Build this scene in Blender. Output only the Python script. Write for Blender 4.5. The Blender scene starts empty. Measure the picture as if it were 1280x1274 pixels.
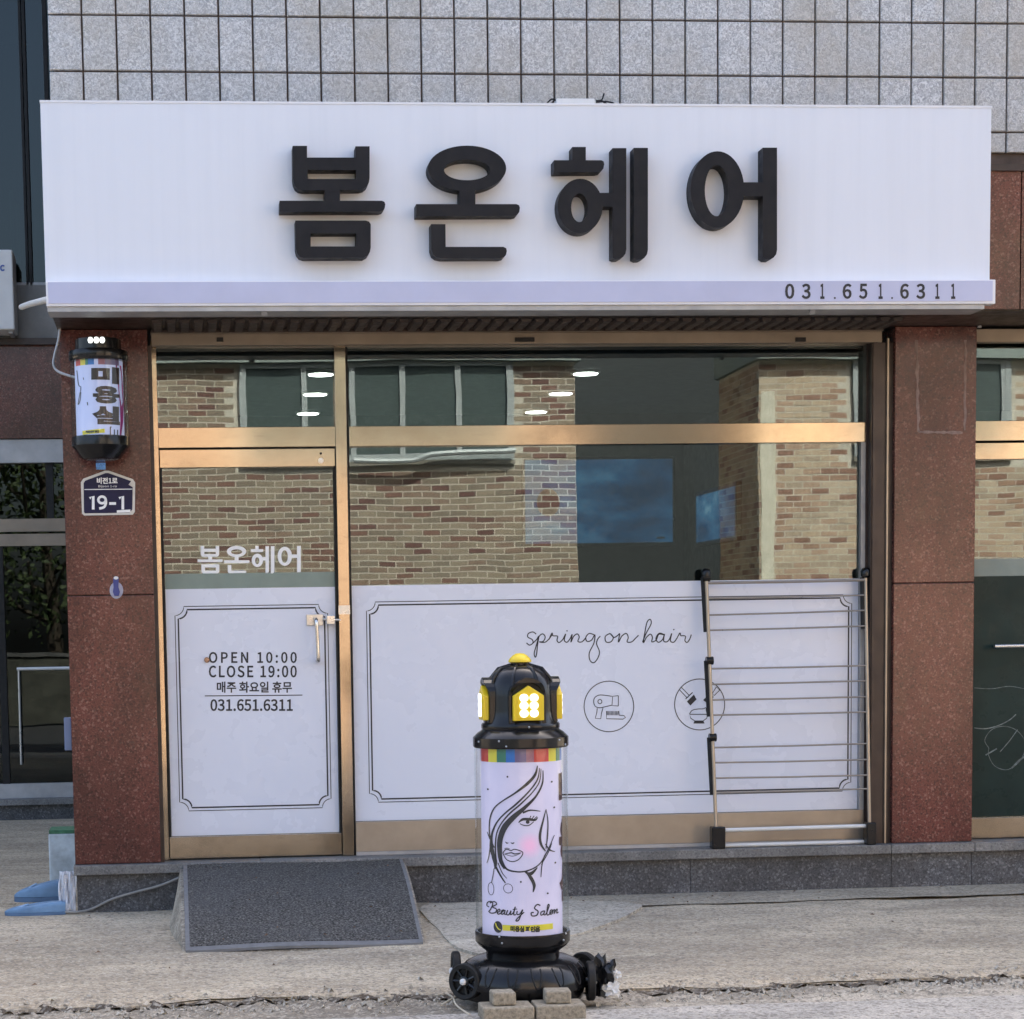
import bpy, bmesh, math, random
from mathutils import Vector, Matrix
from mathutils.geometry import tessellate_polygon
random.seed(7)
SC = bpy.context.scene
COL = SC.collection
# ------------------------------------------------------------------ camera
YAW, PITCH, ROLL = 0.08910028, -0.09348201, 0.01678214
FPX, PCX, PCY = 2600.0, 461.454, 1036.641          # focal length and principal point for a 1280 x 1274 frame
EYE = Vector((0.0, -10.4, 1.356))
_f = Vector((math.sin(YAW)*math.cos(PITCH), math.cos(YAW)*math.cos(PITCH), math.sin(PITCH)))
_r = Vector((math.cos(YAW), -math.sin(YAW), 0)); _d = _f.cross(_r)
CR = math.cos(ROLL)*_r + math.sin(ROLL)*_d
CD = -math.sin(ROLL)*_r + math.cos(ROLL)*_d
cam = bpy.data.cameras.new('camera'); camo = bpy.data.objects.new('camera', cam); COL.objects.link(camo)
M = Matrix((CR, -CD, -_f)).transposed().to_4x4(); M.translation = EYE
camo.matrix_world = M
cam.sensor_fit = 'HORIZONTAL'; cam.sensor_width = 36.0; cam.lens = FPX/1280*36
cam.shift_x = (640-PCX)/1280; cam.shift_y = (PCY-637)/1280
cam.clip_start = 0.05; cam.clip_end = 500
SC.camera = camo
# ------------------------------------------------------------------ sky, sun, exposure
SUN_EL, SUN_AZ = math.radians(52), math.radians(24)      # azimuth: from behind the shop, turned towards +X
w = bpy.data.worlds.new('World'); SC.world = w; w.use_nodes = True
nt = w.node_tree; bg = nt.nodes['Background']
sky = nt.nodes.new('ShaderNodeTexSky'); sky.sky_type = 'NISHITA'; sky.sun_disc = False
sky.sun_elevation = SUN_EL; sky.sun_rotation = SUN_AZ
sky.dust_density = 6.0; sky.air_density = 0.9; sky.ozone_density = 0.4
nt.links.new(sky.outputs[0], bg.inputs[0]); bg.inputs[1].default_value = 0.12
sl = bpy.data.lights.new('sun', 'SUN'); sl.energy = 4.0; sl.angle = math.radians(0.53); sl.color = (1.0, 0.95, 0.88)
so = bpy.data.objects.new('sun', sl); COL.objects.link(so)
sd = Vector((math.sin(SUN_AZ)*math.cos(SUN_EL), math.cos(SUN_AZ)*math.cos(SUN_EL), math.sin(SUN_EL)))
so.rotation_euler = sd.to_track_quat('Z', 'Y').to_euler(); so.location = (0, 0, 20)
SC.view_settings.view_transform = 'Standard'; SC.view_settings.look = 'None'
SC.view_settings.exposure = 2.42; SC.view_settings.gamma = 1.0
try:
    SC.cycles.max_bounces = 7; SC.cycles.transparent_max_bounces = 14; SC.cycles.use_denoising = True
    SC.cycles.caustics_reflective = False; SC.cycles.caustics_refractive = False
except Exception: pass

# ------------------------------------------------------------------ measuring helpers
def at(px, py, Y):
    """point of the plane Y = const that a pixel of the photograph (1280 x 1274) measures"""
    v = CR*((px-PCX)/FPX) + CD*((py-PCY)/FPX) + _f
    return EYE + v*((Y-EYE.y)/v.y)
def X(px, py, Y): return at(px, py, Y).x
def Z(px, py, Y): return at(px, py, Y).z
def on_ground(px, py, z=0.0):
    v = CR*((px-PCX)/FPX) + CD*((py-PCY)/FPX) + _f
    return EYE + v*((z-EYE.z)/v.z)
# ------------------------------------------------------------------ object helpers
def root_loc(p):
    while p.parent: p = p.parent
    return p.location
class MB:
    def __init__(s): s.v = []; s.f = []
    def add(s, vs, fs):
        n = len(s.v); s.v += [tuple(q) for q in vs]; s.f += [tuple(i+n for i in f) for f in fs]; return s
    def box(s, x0, x1, y0, y1, z0, z1):
        if x0 > x1: x0, x1 = x1, x0
        if y0 > y1: y0, y1 = y1, y0
        if z0 > z1: z0, z1 = z1, z0
        return s.add([(x0,y0,z0),(x1,y0,z0),(x1,y1,z0),(x0,y1,z0),(x0,y0,z1),(x1,y0,z1),(x1,y1,z1),(x0,y1,z1)],
              [(0,3,2,1),(4,5,6,7),(0,1,5,4),(1,2,6,5),(2,3,7,6),(3,0,4,7)])
    def lathe(s, prof, c, n=48, close=True):
        """prof: list of (r, z); c: (x, y) axis"""
        vs = []
        for r, z in prof:
            for k in range(n):
                a = 2*math.pi*k/n; vs.append((c[0]+r*math.cos(a), c[1]+r*math.sin(a), z))
        fs = []
        for i in range(len(prof)-1):
            for k in range(n):
                k2 = (k+1) % n; fs.append((i*n+k, i*n+k2, (i+1)*n+k2, (i+1)*n+k))
        if close:
            fs.append(tuple(range(n))[::-1]); m = (len(prof)-1)*n; fs.append(tuple(m+k for k in range(n)))
        return s.add(vs, fs)
    def tube(s, pts, r, n=8, cap=True):
        pts = [Vector(p) for p in pts]; vs = []; fs = []
        up = Vector((0, 0, 1)); last = None
        for i, p in enumerate(pts):
            t = (pts[min(i+1, len(pts)-1)] - pts[max(i-1, 0)]).normalized()
            if last is None:
                a = t.cross(up)
                if a.length < 1e-3: a = t.cross(Vector((1, 0, 0)))
            else:
                a = last - t*last.dot(t)
            a.normalize(); last = a; b = t.cross(a)
            rr = r[i] if isinstance(r, (list, tuple)) else r
            for k in range(n):
                an = 2*math.pi*k/n; vs.append(p + a*rr*math.cos(an) + b*rr*math.sin(an))
        for i in range(len(pts)-1):
            for k in range(n):
                k2 = (k+1) % n; fs.append((i*n+k, i*n+k2, (i+1)*n+k2, (i+1)*n+k))
        if cap:
            fs.append(tuple(range(n))[::-1]); m = (len(pts)-1)*n; fs.append(tuple(m+k for k in range(n)))
        return s.add(vs, fs)
    def prism(s, outline, holes, front, back):
        """outline/holes: 2-D points; front, back: functions (u, v) -> 3-D"""
        loops = [outline] + list(holes)
        flat = [q for l in loops for q in l]
        tri = tessellate_polygon([[Vector((q[0], q[1], 0)) for q in l] for l in loops])
        n = len(flat); vs = [front(*q) for q in flat] + [back(*q) for q in flat]; fs = []
        for t in tri: fs.append(tuple(t)); fs.append(tuple(i+n for i in reversed(t)))
        k = 0
        for l in loops:
            m = len(l)
            for i in range(m):
                j = (i+1) % m; fs.append((k+i, k+j, k+j+n, k+i+n))
            k += m
        return s.add(vs, fs)
    def sheet(s, outline, holes, fn):
        loops = [outline] + list(holes); flat = [q for l in loops for q in l]
        tri = tessellate_polygon([[Vector((q[0], q[1], 0)) for q in l] for l in loops])
        return s.add([fn(*q) for q in flat], [tuple(t) for t in tri])
    def ribbon(s, pts, w, fn, closed=False):
        """flat stroke; w: width (or list) in the same 2-D units"""
        n = len(pts); vs = []; fs = []
        for i, p in enumerate(pts):
            a = pts[(i-1) % n] if (closed or i > 0) else p; b = pts[(i+1) % n] if (closed or i < n-1) else p
            t = Vector((b[0]-a[0], b[1]-a[1]))
            if t.length < 1e-9: t = Vector((1, 0))
            t.normalize(); ww = (w[i] if isinstance(w, (list, tuple)) else w)/2
            vs.append(fn(p[0]-t.y*ww, p[1]+t.x*ww)); vs.append(fn(p[0]+t.y*ww, p[1]-t.x*ww))
        for i in range(n-1 if not closed else n):
            j = (i+1) % n; fs.append((2*i, 2*i+1, 2*j+1, 2*j))
        return s.add(vs, fs)
    def build(s, name, mat, parent=None, smooth=False, bevel=0.0, loc=None, kind=None, fix=True):
        me = bpy.data.meshes.new(name)
        o = (root_loc(parent) if parent else Vector((0, 0, 0)))
        if loc is not None: o = o + Vector(loc) if parent else Vector(loc)
        me.from_pydata([(q[0]-o.x, q[1]-o.y, q[2]-o.z) for q in s.v], [], s.f)
        if fix:
            bm = bmesh.new(); bm.from_mesh(me); bmesh.ops.recalc_face_normals(bm, faces=bm.faces); bm.to_mesh(me); bm.free()
        me.materials.append(mat)
        ob = bpy.data.objects.new(name, me); COL.objects.link(ob)
        if parent: ob.parent = parent
        if loc is not None: ob.location = loc
        if smooth:
            me.polygons.foreach_set('use_smooth', [True]*len(me.polygons))
            try: me.set_sharp_from_angle(angle=math.radians(38))
            except Exception: pass
        if bevel:
            m = ob.modifiers.new('bevel', 'BEVEL'); m.width = bevel; m.segments = 2; m.limit_method = 'ANGLE'
        if kind: ob['kind'] = kind
        return ob
def tag(o, label, cat, group=None):
    o['label'] = label; o['category'] = cat
    if group: o['group'] = group
    return o
def thing(name, loc, label, cat, group=None):
    o = bpy.data.objects.new(name, None); COL.objects.link(o); o.location = loc; o.empty_display_size = 0.1
    return tag(o, label, cat, group)
def struct(o): o['kind'] = 'structure'; return o
def instance(src, name, parent, loc, rot=(0, 0, 0)):
    c = bpy.data.objects.new(name, src.data); COL.objects.link(c); c.parent = parent; c.location = loc; c.rotation_euler = rot
    return c
def cr(pts, n=6, closed=False):
    """Catmull-Rom smoothing of a 2-D or 3-D polyline"""
    P = [Vector(p) for p in pts]; out = []
    m = len(P)
    for i in range(m if closed else m-1):
        g = (lambda k: P[k % m]) if closed else (lambda k: P[max(0, min(m-1, k))])
        p0, p1, p2, p3 = g(i-1), g(i), g(i+1), g(i+2)
        for j in range(n):
            t = j/n
            out.append(0.5*((2*p1)+(p2-p0)*t+(2*p0-5*p1+4*p2-p3)*t*t+(3*p1-p0-3*p2+p3)*t*t*t))
    if not closed: out.append(P[-1])
    return [tuple(q) for q in out]
def ell(cx, cy, rx, ry, n=40): return [(cx+rx*math.cos(2*math.pi*k/n), cy+ry*math.sin(2*math.pi*k/n)) for k in range(n)]
import os
try:
    FONT = bpy.data.fonts.load(os.path.join(bpy.utils.system_resource('DATAFILES'), 'fonts', 'Noto Sans CJK Regular.woff2'))
except Exception: FONT = None
def text_mesh(mb, body, box, fn, bold=0.0, shear=0.0, space=1.0, slices=0):
    """writes body into the 2-D box (x0, y0, x1, y1; y down) and maps it with fn"""
    cu = bpy.data.curves.new('text', 'FONT'); cu.body = body; cu.offset = bold; cu.shear = shear; cu.resolution_u = 3
    cu.space_character = space
    if FONT : cu.font = FONT
    ob = bpy.data.objects.new('text', cu); COL.objects.link(ob)
    dg = bpy.context.evaluated_depsgraph_get(); dg.update()
    me = bpy.data.meshes.new_from_object(ob.evaluated_get(dg))
    if slices and len(me.vertices):      # cut into narrow strips so that the print can follow a round drum
        bm = bmesh.new(); bm.from_mesh(me); a = min(v.co.x for v in bm.verts); b = max(v.co.x for v in bm.verts)
        for i in range(1, slices): bmesh.ops.bisect_plane(bm, geom=bm.verts[:]+bm.edges[:]+bm.faces[:], plane_co=(a+(b-a)*i/slices, 0, 0), plane_no=(1, 0, 0))
        bmesh.ops.triangulate(bm, faces=bm.faces[:]); bm.to_mesh(me); bm.free()
    xs = [v.co.x for v in me.vertices]; ys = [v.co.y for v in me.vertices]
    if xs:
        x0, x1, y0, y1 = min(xs), max(xs), min(ys), max(ys)
        sx = (box[2]-box[0])/max(1e-6, x1-x0); sy = (box[3]-box[1])/max(1e-6, y1-y0)
        mb.add([fn(box[0]+(v.co.x-x0)*sx, box[3]-(v.co.y-y0)*sy) for v in me.vertices], [tuple(p.vertices) for p in me.polygons])
    bpy.data.objects.remove(ob); bpy.data.curves.remove(cu); bpy.data.meshes.remove(me)
def plane(Y): return lambda u, v: at(u, v, Y)
# ------------------------------------------------------------------ materials
class NM:
    def __init__(s, name):
        s.m = bpy.data.materials.new(name); s.m.use_nodes = True; s.t = s.m.node_tree; s.n = s.t.nodes
        s.p = s.n['Principled BSDF']; s.out = s.n['Material Output']
        s.pos = s.n.new('ShaderNodeNewGeometry').outputs['Position']
    def L(s, a, b): s.t.links.new(a, b)
    def noise(s, scale, detail=4, rough=0.5, vec=None, dist=0.0):
        k = s.n.new('ShaderNodeTexNoise'); k.inputs['Scale'].default_value = scale; k.inputs['Detail'].default_value = detail
        k.inputs['Roughness'].default_value = rough; k.inputs['Distortion'].default_value = dist
        s.L(vec if vec is not None else s.pos, k.inputs['Vector']); return k.outputs['Fac']
    def voro(s, scale, feature='F1', out='Distance', vec=None):
        k = s.n.new('ShaderNodeTexVoronoi'); k.feature = feature; k.inputs['Scale'].default_value = scale
        s.L(vec if vec is not None else s.pos, k.inputs['Vector']); return k.outputs[out]
    def scaled(s, sc):
        k = s.n.new('ShaderNodeMapping'); k.inputs['Scale'].default_value = sc; s.L(s.pos, k.inputs['Vector']); return k.outputs[0]
    def ramp(s, fac, stops, interp='LINEAR'):
        k = s.n.new('ShaderNodeValToRGB'); k.color_ramp.interpolation = interp; e = k.color_ramp.elements
        while len(e) > 1: e.remove(e[-1])
        for i, (p, c) in enumerate(stops):
            el = e[0] if i == 0 else e.new(p)
            el.position = p; el.color = (c[0], c[1], c[2], 1) if not isinstance(c, (int, float)) else (c, c, c, 1)
        s.L(fac, k.inputs[0]); return k.outputs[0]
    def mix(s, fac, a, b, mode='MIX'):
        k = s.n.new('ShaderNodeMix'); k.data_type = 'RGBA'; k.blend_type = mode
        for sock, v in ((k.inputs[0], fac), (k.inputs[6], a), (k.inputs[7], b)):
            if isinstance(v, (int, float)): sock.default_value = v
            elif isinstance(v, tuple): sock.default_value = (*v, 1)
            else: s.L(v, sock)
        return k.outputs[2]
    def math(s, op, a, b=None):
        k = s.n.new('ShaderNodeMath'); k.operation = op
        for sock, v in ((k.inputs[0], a), (k.inputs[1], b)):
            if v is None: continue
            if isinstance(v, (int, float)): sock.default_value = v
            else: s.L(v, sock)
        return k.outputs[0]
    def col(s, c):
        if isinstance(c, tuple): s.p.inputs['Base Color'].default_value = (*c, 1)
        else: s.L(c, s.p.inputs['Base Color'])
        return s
    def set(s, rough=None, metal=None, spec=None, coat=None, emis=None, es=0.0, coat_rough=None):
        def put(k, v):
            if v is None: return
            if isinstance(v, (int, float)): s.p.inputs[k].default_value = v
            else: s.L(v, s.p.inputs[k])
        put('Roughness', rough); put('Metallic', metal); put('Specular IOR Level', spec); put('Coat Weight', coat); put('Coat Roughness', coat_rough)
        if emis is not None:
            if isinstance(emis, tuple): s.p.inputs['Emission Color'].default_value = (*emis, 1)
            else: s.L(emis, s.p.inputs['Emission Color'])
            s.p.inputs['Emission Strength'].default_value = es
        return s
    def bump(s, h, strength=0.3, dist=0.01):
        k = s.n.new('ShaderNodeBump'); k.inputs['Strength'].default_value = strength; k.inputs['Distance'].default_value = dist
        s.L(h, k.inputs['Height']); s.L(k.outputs[0], s.p.inputs['Normal']); return s
def plain(name, c, rough=0.5, metal=0.0, var=0.08, scale=8.0, bump=0.0, bscale=60.0, **kw):
    m = NM(name); f = m.noise(scale, 5, 0.6)
    a = tuple(x*(1-var) for x in c); b = tuple(min(1, x*(1+var)) for x in c)
    m.col(m.ramp(f, [(0.3, a), (0.7, b)])); 
    rn = m.noise(scale*2.3, 4, 0.6); m.set(rough=m.ramp(rn, [(0.25, max(0.02, rough*0.75)), (0.75, min(1, rough*1.25))]), metal=metal, **kw)
    if bump: m.bump(m.noise(bscale, 4, 0.6), bump, 0.004)
    return m.m
def granite(name, base, dark, light, rough=0.3, sc=140, stain=(0.5, 0.5, 0.5), rust=None):
    m = NM(name)
    a = m.noise(sc, 3, 0.7); b = m.voro(sc*0.9, out='Color'); big = m.noise(2.2, 6, 0.65, vec=m.scaled((1.0, 1.0, 0.55)))
    c = m.ramp(a, [(0.33, dark), (0.47, base), (0.58, base), (0.70, light)])
    sp = m.n.new('ShaderNodeSeparateColor'); m.L(b, sp.inputs[0])
    c = m.mix(m.ramp(sp.outputs[0], [(0.86, 0.0), (0.93, 0.55)]), c, light)
    c = m.mix(m.ramp(sp.outputs[1], [(0.80, 0.0), (0.9, 0.6)]), c, dark)
    c = m.mix(m.ramp(big, [(0.38, 0.85), (0.62, 0.0)]), c, m.mix(1.0, c, stain, 'MULTIPLY'))
    if rust: c = m.mix(m.ramp(m.noise(1.7, 6, 0.7, vec=m.scaled((1.6, 1, 0.5))), [(0.55, 0.0), (0.78, 0.55)]), c, rust)
    m.col(c); m.set(rough=m.ramp(m.noise(9, 5), [(0.3, rough*0.8), (0.75, rough*1.6)]), spec=0.42)
    m.bump(a, 0.05, 0.002)
    return m.m
def glass(name, tint, refl=0.16, wave=0.012, wscale=2.2):
    m = NM(name); m.n.remove(m.p)
    tr = m.n.new('ShaderNodeBsdfTransparent'); tr.inputs[0].default_value = (*tint, 1)
    gl = m.n.new('ShaderNodeBsdfGlossy'); gl.inputs['Roughness'].default_value = 0.0; gl.inputs[0].default_value = (0.90, 0.97, 0.97, 1)
    lw = m.n.new('ShaderNodeLayerWeight'); lw.inputs[0].default_value = 0.5
    fac = m.math('ADD', m.math('MULTIPLY', m.math('POWER', lw.outputs['Facing'], 4.0), 0.6), refl)
    mx = m.n.new('ShaderNodeMixShader'); m.L(fac, mx.inputs[0]); m.L(tr.outputs[0], mx.inputs[1]); m.L(gl.outputs[0], mx.inputs[2])
    if wave:
        k = m.n.new('ShaderNodeBump'); k.inputs['Strength'].default_value = wave; k.inputs['Distance'].default_value = 0.1
        m.L(m.noise(wscale, 1.5, 0.4), k.inputs['Height']); m.L(k.outputs[0], gl.inputs['Normal'])
    m.L(mx.outputs[0], m.out.inputs[0]); return m.m
def emit(name, c, s):
    m = NM(name); m.col((0.8, 0.8, 0.8)); m.set(emis=c, es=s, rough=0.4); return m.m

MT = {}
MT['red'] = granite('red_granite', (0.150, 0.041, 0.031), (0.040, 0.013, 0.012), (0.34, 0.165, 0.135), 0.17, 125, rust=(0.15, 0.075, 0.035), stain=(0.42, 0.42, 0.42))
MT['dkgran'] = granite('dark_granite', (0.10, 0.105, 0.115), (0.035, 0.036, 0.04), (0.27, 0.28, 0.30), 0.4, 110)
MT['sill'] = granite('sill_granite', (0.24, 0.235, 0.225), (0.12, 0.12, 0.12), (0.36, 0.36, 0.35), 0.5, 130)
def tile_mat():
    m = NM('embossed_tile')
    oi = m.n.new('ShaderNodeObjectInfo').outputs['Random']
    v = m.voro(95, 'SMOOTH_F1'); n1 = m.noise(62, 2, 0.6, dist=1.6)
    c = m.ramp(n1, [(0.37, (0.35, 0.35, 0.35)), (0.5, (0.53, 0.528, 0.522)), (0.63, (0.74, 0.735, 0.72))])
    c = m.mix(m.ramp(oi, [(0.0, 0.0), (1.0, 0.28)]), c, (0.40, 0.40, 0.385))
    big = m.noise(1.3, 6, 0.7); c = m.mix(m.ramp(big, [(0.46, 0.0), (0.70, 0.6)]), c, (0.40, 0.345, 0.26))
    m.col(c); m.set(rough=0.38); m.bump(n1, 0.55, 0.006); return m.m
MT['tile'] = tile_mat()
MT['mortar'] = plain('dark_mortar', (0.10, 0.07, 0.052), 0.9, var=0.3, scale=14, bump=0.4)
def gold_mat(name='gold_anodised_aluminium', c=(0.42, 0.34, 0.245)):
    m = NM(name); s1 = m.noise(2.2, 6, 0.65); s2 = m.noise(60, 4, 0.7, vec=m.scaled((0.25, 1, 1.0)))
    col = m.mix(m.ramp(s1, [(0.46, 0.0), (0.66, 0.65)]), c, tuple(x*0.55 for x in c))
    col = m.mix(m.ramp(s2, [(0.56, 0.0), (0.74, 0.45)]), col, (0.22, 0.17, 0.12))
    m.col(col); m.set(rough=m.ramp(s1, [(0.3, 0.075), (0.75, 0.16)]), metal=0.88, spec=0.5); return m.m
MT['gold'] = gold_mat()
MT['dull'] = plain('dull_beige_aluminium', (0.36, 0.30, 0.23), 0.38, metal=0.45, var=0.14, scale=4)
MT['beige'] = plain('beige_painted_steel', (0.25, 0.205, 0.155), 0.45, metal=0.3, var=0.15, scale=5)
MT['brown'] = plain('dark_brown_aluminium', (0.045, 0.032, 0.028), 0.4, metal=0.3, var=0.25)
def board_mat():
    m = NM('sign_board_white'); st = m.noise(1.0, 6, 0.65, vec=m.scaled((16, 1, 0.5))); cl = m.noise(1.1, 3)
    c = m.ramp(st, [(0.38, (0.735, 0.758, 0.805)), (0.50, (0.748, 0.770, 0.817)), (0.64, (0.756, 0.778, 0.825))]); c = m.mix(m.ramp(cl, [(0.4, 0.0), (0.7, 0.10)]), c, (0.70, 0.70, 0.70))
    m.col(c); m.set(rough=0.45); return m.m
MT['board'] = board_mat()
MT['frame'] = plain('sign_frame_white', (0.78, 0.78, 0.80), 0.4, var=0.02)
MT['band'] = plain('lavender_flex', (0.50, 0.52, 0.68), 0.35, var=0.06, scale=3)
MT['letter'] = plain('charcoal_letter', (0.0095, 0.0095, 0.012), 0.55, var=0.25, scale=9, spec=0.25)
MT['ink'] = plain('black_ink', (0.02, 0.02, 0.025), 0.5, var=0.1)
MT['whiteink'] = plain('white_vinyl', (0.92, 0.92, 0.90), 0.5, var=0.03)
MT['film'] = plain('white_window_film', (0.74, 0.77, 0.86), 0.28, var=0.012, scale=1.6)
MT['steel'] = plain('brushed_steel', (0.55, 0.55, 0.54), 0.3, metal=0.9, var=0.1)
MT['galv'] = plain('grey_galvanised', (0.40, 0.40, 0.40), 0.5, metal=0.4, var=0.15)
MT['chrome'] = plain('polished_tube', (0.68, 0.64, 0.58), 0.22, metal=0.95, var=0.08)
MT['upr'] = plain('bronze_tube', (0.40, 0.34, 0.27), 0.35, metal=0.7, var=0.1)
MT['rail'] = plain('grey_rail', (0.33, 0.285, 0.235), 0.35, metal=0.6, var=0.1)
MT['black'] = plain('black_plastic', (0.008, 0.008, 0.009), 0.2, var=0.4, scale=12, spec=0.38)
MT['blackm'] = plain('black_rubber', (0.012, 0.012, 0.012), 0.55, var=0.3, scale=20, spec=0.3)
MT['whitep'] = plain('white_plastic', (0.70, 0.70, 0.68), 0.45, var=0.06)
MT['glass'] = glass('shop_glass', (0.62, 0.68, 0.66), 0.082, 0.005)
MT['glassdk'] = glass('dark_glass', (0.22, 0.30, 0.30), 0.038, 0.005)
MT['clear'] = glass('clear_tube', (0.95, 0.955, 0.96), 0.03, 0)
MT['concrete'] = plain('grey_concrete', (0.26, 0.26, 0.25), 0.85, var=0.2, scale=5, bump=0.3)
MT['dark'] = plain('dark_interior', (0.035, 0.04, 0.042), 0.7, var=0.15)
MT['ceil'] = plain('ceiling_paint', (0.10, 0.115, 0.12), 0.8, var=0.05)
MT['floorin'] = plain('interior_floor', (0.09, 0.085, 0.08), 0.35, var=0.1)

# ================================================================== SETTING
def ground_mat(name, tone, warm):
    m = NM(name)
    big = m.noise(0.9, 7, 0.68, vec=m.scaled((0.45, 1.0, 1.0))); mid = m.noise(5.0, 6, 0.7, vec=m.scaled((0.5, 1, 1))); fine = m.noise(120, 3, 0.7); peb = m.voro(75, out='Color')
    c = m.ramp(big, [(0.36, tuple(x*0.60 for x in tone)), (0.48, tone), (0.60, warm)])
    c = m.mix(m.ramp(mid, [(0.46, 0.0), (0.66, 0.8)]), c, tuple(x*0.66 for x in tone))
    c = m.mix(m.ramp(mid, [(0.30, 0.6), (0.42, 0.0)]), c, tuple(min(0.8, x*1.3) for x in warm))
    sp = m.n.new('ShaderNodeSeparateColor'); m.L(peb, sp.inputs[0])
    c = m.mix(m.ramp(sp.outputs[0], [(0.50, 0.0), (0.95, 0.5)]), c, (0.66, 0.60, 0.49))
    c = m.mix(m.ramp(sp.outputs[1], [(0.66, 0.0), (0.95, 0.65)]), c, (0.15, 0.13, 0.105))
    c = m.mix(m.ramp(fine, [(0.38, 0.55), (0.55, 0.0)]), c, (0.15, 0.14, 0.125))
    m.col(c); m.set(rough=0.9, spec=0.2)
    m.bump(m.math('ADD', m.math('MULTIPLY', mid, 1.2), m.math('MULTIPLY', fine, 0.25)), 0.5, 0.012); return m.m
MT['pave'] = ground_mat('worn_concrete_pavement', (0.50, 0.415, 0.295), (0.66, 0.555, 0.395))
MT['road'] = ground_mat('pale_concrete_road', (0.52, 0.48, 0.42), (0.60, 0.55, 0.47))
MT['kerb'] = ground_mat('broken_kerb', (0.34, 0.29, 0.22), (0.56, 0.49, 0.38))
KY = -2.60
def edge_y(x): return KY + 0.030*math.sin(x*2.1+0.4) + 0.022*math.sin(x*5.3) + 0.012*math.sin(x*13.7+1) + 0.008*math.sin(x*31)
# pavement: fine grid near the kerb, gently uneven
def grid(x0, x1, nx, yf0, yf1, ny, zf):
    vs = []; fs = []
    for j in range(ny+1):
        for i in range(nx+1):
            x = x0+(x1-x0)*i/nx; a = yf0(x); b = yf1(x); y = a+(b-a)*j/ny; vs.append((x, y, zf(x, y)))
    for j in range(ny):
        for i in range(nx):
            k = j*(nx+1)+i; fs.append((k, k+1, k+nx+2, k+nx+1))
    return vs, fs
mb = MB(); vs, fs = grid(-3.5, 6.5, 400, edge_y, lambda x: 0.4, 60,
    lambda x, y: 0.004*math.sin(x*3.1+y*2)+0.003*math.sin(x*7.7-y*5) - (0.02*max(0, 1-(y-edge_y(x))/0.10)**2))
mb.add(vs, fs)
vs, fs = grid(-3.5, 6.5, 400, lambda x: edge_y(x)-0.012*(1+math.sin(x*17)), edge_y, 1, lambda x, y: -0.02 if abs(y-edge_y(x)) < 1e-6 else -0.09)
mb.add(vs, fs)
mb.box(-60, -3.5, KY, 60, -0.2, 0.0); mb.box(6.5, 60, KY, 60, -0.2, 0.0); mb.box(-3.5, 6.5, 0.4, 60, -0.2, 0.001)
struct(mb.build('pavement', MT['pave'], smooth=False))
# rough gutter strip with soil in the open joint, a pale concrete apron, then the asphalt road
DIPX = on_ground(669, 1262).x
def gz(x, y):
    d = math.exp(-((x-DIPX)/0.34)**4)
    return -0.030-0.0*d+(0.009*math.sin(x*23+y*31)*math.sin(x*9.1-y*17)+0.006*math.sin(x*61+y*47))*min(1, max(0.1, (y+2.98)/0.15))
mb = MB(); vs, fs = grid(-3.5, 6.5, 500, lambda x: -3.05, lambda x: edge_y(x)+0.03, 14, gz); mb.add(vs, fs)
struct(mb.build('gutter', MT['kerb'], smooth=True))
SOIL = ground_mat('dark_soil', (0.085, 0.062, 0.042), (0.16, 0.125, 0.085))
mb = MB(); vs, fs = grid(-3.5, 6.5, 700, lambda x: edge_y(x)-0.050-0.026*math.sin(x*11.3)*math.sin(x*4.1+1)-0.012*math.sin(x*43), lambda x: edge_y(x)+0.02, 3,
    lambda x, y: gz(x, y)+0.006+0.005*math.sin(x*90+y*70)); mb.add(vs, fs)
struct(mb.build('soil_seam', SOIL))
mb = MB(); vs, fs = grid(-3.5, 6.5, 120, lambda x: -4.2, lambda x: -3.0+0.006*math.sin(x*7), 3, lambda x, y: -0.022-0.0*math.exp(-((x-DIPX)/0.34)**4)*max(0, 1-abs(y+3.0)/0.5)); mb.add(vs, fs)
struct(mb.build('road_apron', MT['road'], smooth=True))
def patch(name, pts, z, mat):
    out = [q[:2] for q in cr(pts, 4, True)]; rp_ = random.Random(len(pts))
    g = [on_ground(a+rp_.uniform(-1.5, 1.5), b+rp_.uniform(-0.6, 0.6), z) for a, b in out]
    m = MB(); m.prism([(p.x, p.y) for p in g], [], lambda u, v: Vector((u, v, z)), lambda u, v: Vector((u, v, z-0.02))); return struct(m.build(name, mat))
MT['cement'] = ground_mat('pale_cement_patch', (0.56, 0.50, 0.40), (0.68, 0.61, 0.49)); MT['strip'] = ground_mat('old_screed', (0.44, 0.375, 0.28), (0.54, 0.465, 0.34))
patch('cement_patch', [(528, 1132), (600, 1128), (700, 1126), (800, 1130), (770, 1150), (712, 1170), (640, 1186), (600, 1192), (566, 1180), (545, 1158)], 0.0105, MT['cement'])
mb = MB(); vs, fs = grid(X(700, 1120, 0), 6.0, 160, lambda x: -0.52+0.05*x*0.6+0.015*math.sin(x*6)+0.008*math.sin(x*21), lambda x: -0.01, 4, lambda x, y: 0.0095); mb.add(vs, fs)
struct(mb.build('screed_strip', MT['strip']))
MT['asphalt'] = plain('asphalt', (0.055, 0.055, 0.057), 0.9, var=0.25, scale=6, bump=0.4)
mb = MB(); mb.add([(-60, -60, -0.16), (60, -60, -0.16), (60, -2.4, -0.16), (-60, -2.4, -0.16)], [(0, 1, 2, 3)])
mb.add([(-60, -60, -0.026), (60, -60, -0.026), (60, -4.15, -0.026), (-60, -4.15, -0.026)], [(0, 1, 2, 3)])
struct(mb.build('road', MT['asphalt']))

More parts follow.
